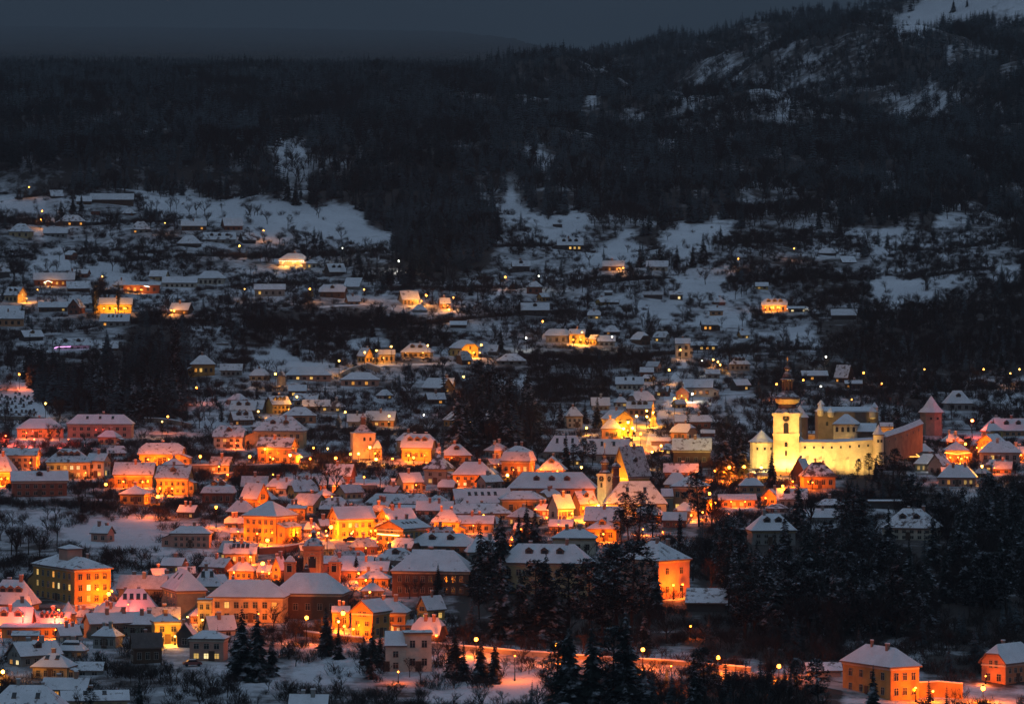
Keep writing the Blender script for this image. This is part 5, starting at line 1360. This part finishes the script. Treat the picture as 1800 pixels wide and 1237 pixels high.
# dark woods on the slopes
D1 = (110, 60, 80)
for pl, d, h in (([(600,370),(690,440),(720,500),(860,470),(870,380),(800,330)], (150, 60, 60), (10, 16)),
    ([(560,470),(650,455),(720,505),(690,520),(600,480)], (40, 120, 160), (7, 11)),
    ([(430,545),(560,530),(700,560),(720,600),(640,600),(590,625),(520,600),(430,610)], (18, 190, 480), (6, 10)),
    ([(690,560),(780,560),(800,600),(720,600)], (30, 150, 420), (6, 10)),
    ([(30,640),(170,625),(330,640),(335,720),(300,745),(240,728),(110,725),(60,700)], (130, 60, 300), (11, 17)),
    ([(225,560),(330,560),(320,630),(180,620)], (45, 140, 420), (7, 11)),
    ([(780,690),(860,660),(930,690),(960,760),(900,795),(800,790),(770,740)], (140, 50, 300), (12, 18)),
    ([(860,640),(980,610),(1100,620),(1150,650),(1080,655),(1040,695),(990,710),(930,690)], (8, 190, 520), (6, 10)),
    ([(1290,430),(1420,410),(1400,470),(1350,520),(1300,500)], (4, 180, 480), (6, 10)),
    ([(1400,450),(1500,470),(1540,480),(1500,530),(1440,520),(1360,500)], (10, 180, 480), (6, 10)),
    ([(1440,560),(1540,550),(1680,530),(1800,470),(1860,480),(1860,650),(1700,660),(1560,650),(1450,620)], (34, 190, 420), (8, 12)),
    ([(1330,610),(1440,615),(1560,650),(1700,660),(1700,690),(1600,720),(1560,700),(1420,690),(1330,700)], (34, 130, 420), (6, 10)),
    ([(1270,690),(1350,700),(1360,750),(1310,760),(1260,720)], (20, 90, 200), (7, 10)),
    ([(1660,730),(1710,725),(1700,770),(1650,775)], (60, 60, 100), (7, 10)),
    ([(1240,910),(1320,945),(1480,930),(1560,945),(1700,900),(1860,880),(1860,1110),(1700,1130),(1480,1130),(1250,1130),(1220,1010)], (150, 230, 320), (10, 17)),
    ([(1480,845),(1560,830),(1600,850),(1660,880),(1640,890),(1540,890),(1480,880)], (70, 90, 300), (6, 10)),
    ([(820,1020),(900,1000),(1080,1050),(1220,1065),(1250,1130),(1000,1135),(840,1125),(790,1090)], (130, 120, 360), (9, 15)),
    ([(950,1200),(1130,1205),(1240,1200),(1470,1190),(1480,1270),(940,1270)], (130, 130, 480), (5, 9)),
    ([(1620,1090),(1860,1080),(1860,1215),(1720,1200),(1640,1190)], (70, 120, 480), (6, 10)),
    ([(1625,1230),(1860,1215),(1860,1270),(1600,1270)], (50, 50, 100), (5, 7)),
    ([(400,1120),(500,1110),(510,1200),(410,1210)], (60, 40, 80), (9, 14)),
    ([(560,1180),(680,1180),(830,1190),(830,1270),(430,1270),(440,1215)], (8, 90, 420), (3, 6)),
    ([(0,900),(110,890),(130,960),(60,985),(-60,980)], (10, 90, 120), (6, 9)),
    ([(140,975),(250,960),(380,965),(380,985),(280,995),(220,975)], (8, 40, 160), (3, 5)),
    ([(500,830),(640,838),(640,868),(520,880),(480,860)], (3, 60, 80), (7, 11)),
    ([(680,838),(760,850),(790,862),(700,868)], (6, 50, 160), (3, 6)),
    ([(340,720),(400,715),(400,760),(340,765)], (20, 60, 120), (5, 8)),
    ([(560,690),(640,680),(700,690),(700,722),(600,720)], (20, 90, 200), (5, 8))):
    paint(pl, *d, h)
paint([(1230,1118),(1480,1125),(1700,1125),(1860,1100),(1860,1190),(1625,1196),(1620,1130),(1480,1130),(1470,1165),(1230,1166)], 60, 160, 520, (5, 9))
paint([(790,1146),(1000,1156),(1240,1172),(1420,1184),(1420,1200),(1240,1196),(1000,1186),(790,1176)], 14, 50, 260, (4, 7))
# open meadows
for pl in ([(250,341),(330,345),(420,352),(430,385),(360,392),(300,378),(262,372)], [(450,358),(500,354),(620,365),(640,382),(695,428),(690,446),(640,436),(560,412),(500,408),(450,422),(430,400)],
    [(50,446),(140,444),(135,475),(70,492)], [(145,478),(190,456),(232,478),(235,500),(150,500)], [(-60,352),(85,350),(90,366),(30,374),(-60,372)],
    [(876,342),(905,345),(930,378),(1045,376),(1040,400),(1010,420),(930,408),(890,380)], [(1000,478),(1020,446),(1060,440),(1092,406),(1118,412),(1120,458),(1060,462)],
    [(1150,442),(1185,394),(1250,388),(1292,398),(1262,430),(1215,462)], [(1180,482),(1280,480),(1282,530),(1200,515)], [(1130,552),(1170,530),(1195,540),(1175,580),(1140,578)], [(1210,548),(1330,540),(1325,570),(1215,578)],
    [(1520,440),(1600,424),(1560,455),(1530,460)], [(1528,505),(1545,492),(1600,490),(1665,512),(1640,528),(1580,545),(1540,530)], [(1365,612),(1395,574),(1440,588),(1438,606)], [(1728,452),(1790,470),(1785,490),(1740,488)],
    [(450,618),(510,622),(585,645),(560,652),(450,642)], [(868,660),(920,664),(950,700),(900,720),(860,700)], [(600,592),(690,594),(690,612),(620,612)], [(120,925),(260,905),(300,955),(220,965),(130,960)],
    [(520,1172),(580,1158),(640,1156),(660,1168),(620,1185),(520,1190)], [(750,1215),(880,1212),(870,1240),(740,1240)], [(880,1190),(960,1185),(950,1230),(885,1230)], [(570,842),(680,838),(690,866),(575,868)], [(-60,690),(38,690),(80,738),(-60,738)],
    [(1640,382),(1700,378),(1694,400),(1645,402)], [(1490,404),(1590,395),(1590,412),(1500,420)]):
    paint(pl, .6, 5, 16)
zone *= 1.0

# ground that must stay free: building outlines in the view, and footprints
prot = np.zeros((1400, 1960))
for (xc, yb, x0, x1, yr, lab) in BB:
    a, b = int(max(0, x0 + 60)), int(min(1959, x1 + 60)); c, d = int(max(0, yr + 60)), int(min(1399, yb + 60))
    if b > a and d > c: prot[c:d, a:b] = np.maximum(prot[c:d, a:b], yb)
FA = np.array(FOOT)
def scatter(ch, n, dmin, dmax, seed, far=False, keep=.06):
    rg = np.random.RandomState(seed)
    D = np.sqrt(rg.uniform(dmin ** 2, dmax ** 2, n)); px = rg.uniform(-58, 1858, n)
    X = (px - 900) / F * D; Zg = ground(X, D); row = HR - F * (Zg - CZ) / D
    gi = np.clip(((row + 60) / 4).astype(int), 0, GY - 1); gj = np.clip(((px + 60) / 4).astype(int), 0, GX - 1)
    area = (dmax ** 2 - dmin ** 2) / 2 * 1916 / F / 1e4      # hectares
    dens = zone[gi, gj, ch]
    clump = np.sin(X / 23 + 1.3 * np.sin(D / 31)) * np.sin(D / 19 + 1.1 * np.sin(X / 37)) + .5 * np.sin(X / 9.1 + D / 7.3)
    dens = dens * np.clip(1 + .75 * clump, .08, 2.2) if ch else dens * np.clip(1 + .35 * clump, .3, 1.6)
    if far: dens = dens * np.clip(4300 / D, 0, 1) ** 2.6
    acc = rg.uniform(0, 1, n) < dens * area / n
    acc &= row < 1300
    h = rg.uniform(0, 1, n); H = hs[gi, gj, 0] * (1 - h) + hs[gi, gj, 1] * h
    X, D, px, row, H, Zg = X[acc], D[acc], px[acc], row[acc], H[acc], Zg[acc]
    if not far:
        hp = (H if ch < 2 else 2.2 + 0 * H) * F / D; bad = np.zeros(len(X), bool)
        for f in (0, .35, .7, .95):
            for dx in ((0,) if ch == 2 else (-.18, 0, .18)):
                ii = np.clip((row - hp * f + 60).astype(int), 0, 1399); jj = np.clip((px + 60 + dx * hp).astype(int), 0, 1959)
                v = prot[ii, jj]; bad |= (v > 0) & (v < row)
        ok = ~bad | (rg.uniform(0, 1, len(X)) < keep)
        for i in range(0, len(X), 4000):
            sl = slice(i, i + 4000)
            d2 = (X[sl, None] - FA[None, :, 0]) ** 2 + (D[sl, None] - FA[None, :, 1]) ** 2
            ok[sl] &= (d2 > (FA[None, :, 2] + 1.2) ** 2).all(1)
        X, D, px, row, H, Zg = X[ok], D[ok], px[ok], row[ok], H[ok], Zg[ok]
    return X, D, Zg, H, px, row

def gn_cloud(name, kind_meshes, X, Y, Z, S, SZ, label, cat):
    """one mass of plants: instances on points"""
    col = bpy.data.collections.new(name + '_kinds')
    for i, me in enumerate(kind_meshes):
        o = bpy.data.objects.new(f'{name}_kind_{i:02d}', me); col.objects.link(o)
    me = bpy.data.meshes.new(name); n = len(X)
    me.vertices.add(n); me.vertices.foreach_set('co', np.stack([X, Y, Z], -1).reshape(-1).astype(np.float32))
    rg = np.random.RandomState(len(X))
    a = me.attributes.new('scl', 'FLOAT_VECTOR', 'POINT'); a.data.foreach_set('vector', np.stack([S, S, SZ], -1).reshape(-1).astype(np.float32))
    a = me.attributes.new('rot', 'FLOAT_VECTOR', 'POINT'); a.data.foreach_set('vector', np.stack([rg.uniform(-.05, .05, n), rg.uniform(-.05, .05, n), rg.uniform(0, 6.28, n)], -1).reshape(-1).astype(np.float32))
    a = me.attributes.new('idx', 'INT', 'POINT'); a.data.foreach_set('value', rg.randint(0, len(kind_meshes), n).astype(np.int32))
    o = inst(name, me); tag(o, label, cat, kind='stuff')
    g = bpy.data.node_groups.new(name, 'GeometryNodeTree')
    g.interface.new_socket('Geometry', in_out='INPUT', socket_type='NodeSocketGeometry'); g.interface.new_socket('Geometry', in_out='OUTPUT', socket_type='NodeSocketGeometry')
    i_, o_ = g.nodes.new('NodeGroupInput'), g.nodes.new('NodeGroupOutput')
    ci = g.nodes.new('GeometryNodeCollectionInfo'); ci.inputs['Collection'].default_value = col; ci.inputs['Separate Children'].default_value = True; ci.inputs['Reset Children'].default_value = True
    ip = g.nodes.new('GeometryNodeInstanceOnPoints'); ip.inputs['Pick Instance'].default_value = True
    def na(nm, ty):
        q = g.nodes.new('GeometryNodeInputNamedAttribute'); q.data_type = ty; q.inputs['Name'].default_value = nm; return q.outputs[0]
    L = g.links.new
    L(i_.outputs[0], ip.inputs['Points']); L(ci.outputs[0], ip.inputs['Instance']); L(na('idx', 'INT'), ip.inputs['Instance Index'])
    L(na('rot', 'FLOAT_VECTOR'), ip.inputs['Rotation']); L(na('scl', 'FLOAT_VECTOR'), ip.inputs['Scale']); L(ip.outputs[0], o_.inputs[0])
    md = o.modifiers.new('scatter', 'NODES'); md.node_group = g
    return o

def joined(cm, m1, m2):
    c, t = cm; mb = MB(); mb.v = c.v + t.v; mb.f = c.f + [tuple(i + len(c.v) for i in f) for f in t.f]; mb.m = c.m + [1] * len(t.f)
    return mb.mesh('tree_kind', [m1, m2])
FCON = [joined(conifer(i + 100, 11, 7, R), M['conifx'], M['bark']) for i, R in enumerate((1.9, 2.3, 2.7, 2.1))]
NCON = [joined(conifer(i + 110, 15, 8, R), M['conifx'], M['bark']) for i, R in enumerate((1.7, 2.1, 2.4, 1.5))]
FBAR = [joined(bare(i + 120, 4, 4), M['twig'], M['bark']) for i in range(5)]
BUSH = [bush(i + 140).mesh('bush_kind', [M['twig']]) for i in range(5)]

def tree(kind, meshes, X, Y, Z, H, adj, noun, cat, group, px, row, wide=1.0, rg=random):
    c, t = meshes; root = empty(kind, (X, Y, Z), rg.uniform(0, 6.28)); s = H / 10
    o = inst('crown', c, root); o.scale = (s * wide, s * wide, s)
    o = inst('trunk', t, root); o.scale = (s * wide, s * wide, s)
    tag(root, unique(adj, noun, px, row), cat, group)
    FOOTT.append((X, Y)); return root
FOOTT = []
# single trees that stand out: x, base row, height in px, kind
HAND = '''308 702 140 y|262 737 95 c|236 737 85 c|210 724 90 c|284 724 75 c|182 722 82 c|150 716 75 c|168 551 58 y|208 551 55 y|165 552 50 y|135 508 40 c|139 508 36 c|107 390 38 c|143 372 32 c|128 372 28 c
805 795 112 c|890 790 98 c|820 786 92 c|838 776 76 c|868 790 80 b|872 800 85 b|995 828 68 c|1024 818 48 p|1042 818 44 p|1008 820 40 p|1272 842 104 c|1300 838 100 c|1288 836 80 c|1357 856 64 c|1232 850 44 y|1050 752 55 c|985 752 48 c
926 958 78 c|940 955 62 c|912 956 50 c|1105 950 84 p|1122 950 86 p|1092 955 60 p|1148 955 70 p|1195 968 66 y|845 1046 120 c|880 1040 134 c|862 1050 100 c|770 1048 58 c|626 1018 44 c|1500 940 84 p|1480 936 60 p|1520 945 70 p
573 1152 88 c|595 1158 62 c|655 1165 74 c|640 1168 52 c|668 1172 60 c|650 1192 62 c|425 1192 126 c|452 1196 126 c|478 1188 76 c|412 1180 60 c|1108 1128 180 p|1085 1122 160 p|1040 1132 150 p|960 1124 150 c|880 1122 150 c|915 1124 120 c|1000 1118 130 p|940 1126 140 p|1060 1130 110 p|1140 1126 110 b|1172 1130 90 b
1100 1262 130 c|1075 1262 110 p|1000 1262 110 c|975 1258 90 p|1040 1264 120 c|870 1200 90 c|845 1198 80 c|800 1190 84 c|815 1196 70 c|1240 1262 80 p|1220 1260 60 c|1400 1222 66 p|1390 1235 60 c|1535 1250 58 c|1440 1240 66 p|1340 1245 70 b|1290 1245 74 b
1420 1050 130 c|1480 1010 70 c|1740 1070 100 p|1770 1080 110 p|1700 1020 110 c|1780 960 90 p|1640 1000 100 c|1560 1040 95 p|1600 1080 90 b|1330 1060 110 c|1280 1080 110 b|1360 1100 100 b|1450 1120 90 b|1260 1000 100 c|1300 980 90 c|1380 1000 100 c|1720 960 80 c
1528 838 42 p|1550 840 46 p|1508 838 32 p|1570 838 50 p|1540 846 44 c|1590 846 40 c|1575 770 72 c|1735 740 60 c|1610 700 70 c|1760 660 50 c|1580 850 60 b|1440 836 40 b|1500 822 40 b|1470 828 38 b|1388 842 34 b|1760 880 50 b|1740 868 44 b|1236 462 52 c|1218 470 40 c|1125 470 44 c|1160 470 42 c|1190 470 40 c|1676 22 22 c|1700 12 16 c|1625 62 20 c|1600 66 14 c
540 470 30 c|520 360 45 c|505 352 50 c|565 440 34 c|600 425 44 b|645 440 36 b|470 395 36 b|440 380 34 b|360 380 44 b|345 378 40 b|300 372 36 b|282 350 20 b|310 368 30 b|275 370 28 b|390 372 24 b|250 444 44 b|262 446 40 b|80 472 30 b|100 480 34 b|24 506 70 b|40 500 60 b|110 494 28 b|125 470 24 b|62 480 24 b
560 875 64 b|575 872 90 b|590 870 70 b|500 838 44 b|520 846 50 b|415 838 40 b|440 842 44 b|365 812 34 b|90 772 46 b|50 764 40 b|105 775 44 b|85 785 50 b|150 788 40 b|165 870 60 b|150 872 56 b|290 888 40 b|180 990 40 b|30 985 90 b|50 975 80 b|70 985 84 b|20 975 76 b|100 960 70 b|545 1060 60 b|560 1062 56 b|530 1058 54 b|720 1052 50 b|735 1050 54 b
700 1042 40 b|480 1110 70 b|500 1120 64 b|520 1124 60 b|640 1145 44 b|770 1160 60 b|790 1165 56 b|170 1180 54 b|150 1178 48 b|190 1192 50 b|250 1195 50 b|300 1200 56 b|330 1210 50 b|370 1215 56 b|230 1200 40 b|400 1225 50 b|1285 800 44 b|1262 848 60 b|1150 858 40 b|1160 860 44 b|1270 880 40 b|1250 840 50 b|1560 680 36 b|1525 555 46 b|1545 548 40 b|1605 552 20 c|1590 548 26 c
1090 500 40 b|1100 560 44 b|1060 560 40 b|1230 540 40 b|1200 560 36 b|1240 500 40 b|1150 520 34 b|960 520 36 b|1000 500 34 b|1030 480 30 b|1380 590 30 b|1420 600 34 b|820 560 40 b|850 540 44 b|700 620 36 c|655 592 30 c|520 625 40 c|880 620 44 c|780 540 40 b|1320 480 40 b|1340 460 36 b|245 1262 44 c|160 1250 32 p|140 1262 40 b|860 1040 90 p|720 1190 50 b|740 1200 54 b|600 1210 40 b|560 1215 44 b'''
rg = random.Random(5)
NT = dict(c=0, b=0)
for ln in HAND.replace('\n', '|').split('|'):
    t = ln.split(); x, y, hp = map(float, t[:3]); k = t[3]
    if y > 1237: P = at(x, 1237, solve(x, 1237)); D = solve(x, 1237) - 14; P = Vector(((x - 900) / F * D, D, float(ground((x - 900) / F * D, D))))
    else: P = gp(x, y); D = P.y
    H = hp * D / F * (1.35 if y > 1237 else 1)
    if k == 'b':
        NT['b'] += 1
        tree('bare_tree', rg.choice(BAR), P.x, P.y, P.z, H * 1.0, rg.choice(['bare', 'leafless', 'spreading bare', 'twiggy', 'thin bare']), 'tree', 'tree', 'bare trees', x, y, rg.uniform(.85, 1.15), rg)
    else:
        NT['c'] += 1
        ms, nm, ad = {'c': (CON, 'spruce_tree', ['dark', 'tall dark', 'pointed', 'dense']), 'p': (PIN, 'pine_tree', ['dark', 'broad', 'ragged', 'heavy']), 'y': (CYP, 'cypress_tree', ['black', 'slim', 'narrow'])}[k]
        tree(nm, rg.choice(ms), P.x, P.y, P.z, H, rg.choice(ad), nm.replace('_', ' '), 'tree', 'conifers of the town', x, y, rg.uniform(.85, 1.15), rg)

def near_trees(ch, seed, n, room):
    """the trees that show largest become trees of their own; the rest are one wood"""
    X, D, Z, H, px, row = scatter(ch, n, 930, 2790, seed)
    if len(FOOTT):
        T = np.array(FOOTT); ok = (((X[:, None] - T[None, :, 0]) ** 2 + (D[:, None] - T[None, :, 1]) ** 2) > 4).all(1)
        X, D, Z, H, px, row = [q[ok] for q in (X, D, Z, H, px, row)]
    o = np.argsort(-(H / D) * ((px > 0) & (px < 1800) & (row - H * F / D < 1237)))
    return [q[o[:room]] for q in (X, D, Z, H, px, row)], [q[o[room:]] for q in (X, D, Z, H, px, row)]
A, B = near_trees(0, 31, 90000, 300 - NT['c'])
for X, D, Z, H, px, row in zip(*A):
    p = rg.random() < .3
    nm = 'pine_tree' if p else 'spruce_tree'
    tree(nm, rg.choice(PIN if p else CON), X, D, Z, H, rg.choice(['dark', 'dusky', 'snow dusted', 'slender', 'full', 'dense']), nm.replace('_', ' '), 'tree', 'conifers of the town', px, row, rg.uniform(.85, 1.2), rg)
C_, D_ = near_trees(1, 32, 120000, 300 - NT['b'])
for X, D, Z, H, px, row in zip(*C_):
    tree('bare_tree', rg.choice(BAR), X, D, Z, H, rg.choice(['bare', 'leafless', 'spreading bare', 'twiggy', 'wispy bare']), 'tree', 'tree', 'bare trees', px, row, rg.uniform(.85, 1.2), rg)
X, D, Z, H, px, row = B; r_ = np.random.RandomState(1).uniform(.9, 1.25, len(X))
gn_cloud('hillside_spruce_wood', NCON, X, D, Z - .2, H / 10 * r_, H / 10, 'dark spruce wood spread over the lower slopes', 'wood')
X, D, Z, H, px, row = D_; r_ = np.random.RandomState(2).uniform(.9, 1.25, len(X))
gn_cloud('hillside_bare_wood', FBAR, X, D, Z - .2, H / 10 * r_, H / 10, 'leafless brown woodland between the hillside houses', 'wood')
X, D, Z, H, px, row = scatter(2, 260000, 930, 2790, 33); r_ = np.random.RandomState(3).uniform(.6, 1.3, len(X))
gn_cloud('undergrowth', BUSH, X, D, Z - .1, r_, r_ * .95, 'dark leafless scrub and hedges on the snowy slope', 'scrub')
def bands(ch, seed, spec):
    R = [scatter(ch, n, a, b, seed + i, far=True) for i, (n, a, b) in enumerate(spec)]
    Q = [np.concatenate([r[k] for r in R]) for k in range(6)]
    ok = Q[1] < np.interp(Q[4], SKX, SKD) * 1.03
    return [q[ok] for q in Q]
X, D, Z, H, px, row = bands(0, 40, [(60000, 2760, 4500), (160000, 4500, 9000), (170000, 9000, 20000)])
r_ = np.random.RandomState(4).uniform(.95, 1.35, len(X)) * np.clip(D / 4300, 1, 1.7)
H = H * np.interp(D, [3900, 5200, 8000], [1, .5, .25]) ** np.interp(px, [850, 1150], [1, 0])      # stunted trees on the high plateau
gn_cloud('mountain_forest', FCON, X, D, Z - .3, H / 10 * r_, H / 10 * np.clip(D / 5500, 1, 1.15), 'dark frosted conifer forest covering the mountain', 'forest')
X, D, Z, H, px, row = bands(1, 50, [(60000, 2760, 4500), (120000, 4500, 8000)]); r_ = np.random.RandomState(5).uniform(.95, 1.35, len(X))
H = H * np.interp(D, [3900, 5200, 8000], [1, .5, .25]) ** np.interp(px, [850, 1150], [1, 0])
gn_cloud('mountain_bare_forest', FBAR, X, D, Z - .3, H / 10 * r_, H / 10, 'bare deciduous trees among the mountain conifers', 'forest')
# litter and brush on the ground follow the vegetation
me = HILL.data; n = len(me.vertices); co = np.zeros(n * 3); me.vertices.foreach_get('co', co); co = co.reshape(-1, 3)
px = 900 + F * co[:, 0] / co[:, 1]; row = HR - F * (co[:, 2] - CZ) / co[:, 1]
gi = np.clip(((row + 60) / 4).astype(int), 0, GY - 1); gj = np.clip(((px + 60) / 4).astype(int), 0, GX - 1)
zl = np.clip(.12 * ((CYG > 790) & (CYG < 1125)) + zone[..., 0] / 130 + zone[..., 1] / 420 + zone[..., 2] / 1900, 0, 1)
for _ in range(5):
    zp = np.pad(zl, 1, mode='edge'); zl = (zp[:-2, 1:-1] + zp[2:, 1:-1] + zp[1:-1, :-2] + zp[1:-1, 2:] + zp[1:-1, 1:-1]) / 5
v = zl[gi, gj]
a = me.attributes.new('litter', 'FLOAT', 'POINT'); a.data.foreach_set('value', v.astype(np.float32))
# ---------------------------------------------------------------- dusk haze
HAZE = 6.0e-5
mb = MB(); mb.box(-12500, 12500, -60, 49000, -60, 2400)
m = bpy.data.materials.new('haze'); m.use_nodes = True; t = m.node_tree; t.nodes.clear()
pv = t.nodes.new('ShaderNodeVolumePrincipled'); pv.inputs['Color'].default_value = (.40, .46, .52, 1); pv.inputs['Density'].default_value = HAZE; pv.inputs['Anisotropy'].default_value = 0.0
mo = t.nodes.new('ShaderNodeOutputMaterial'); t.links.new(pv.outputs[0], mo.inputs['Volume'])
hz = mb.build('haze', m); tag(hz, 'thin blue dusk haze filling the valley', 'haze', kind='stuff')
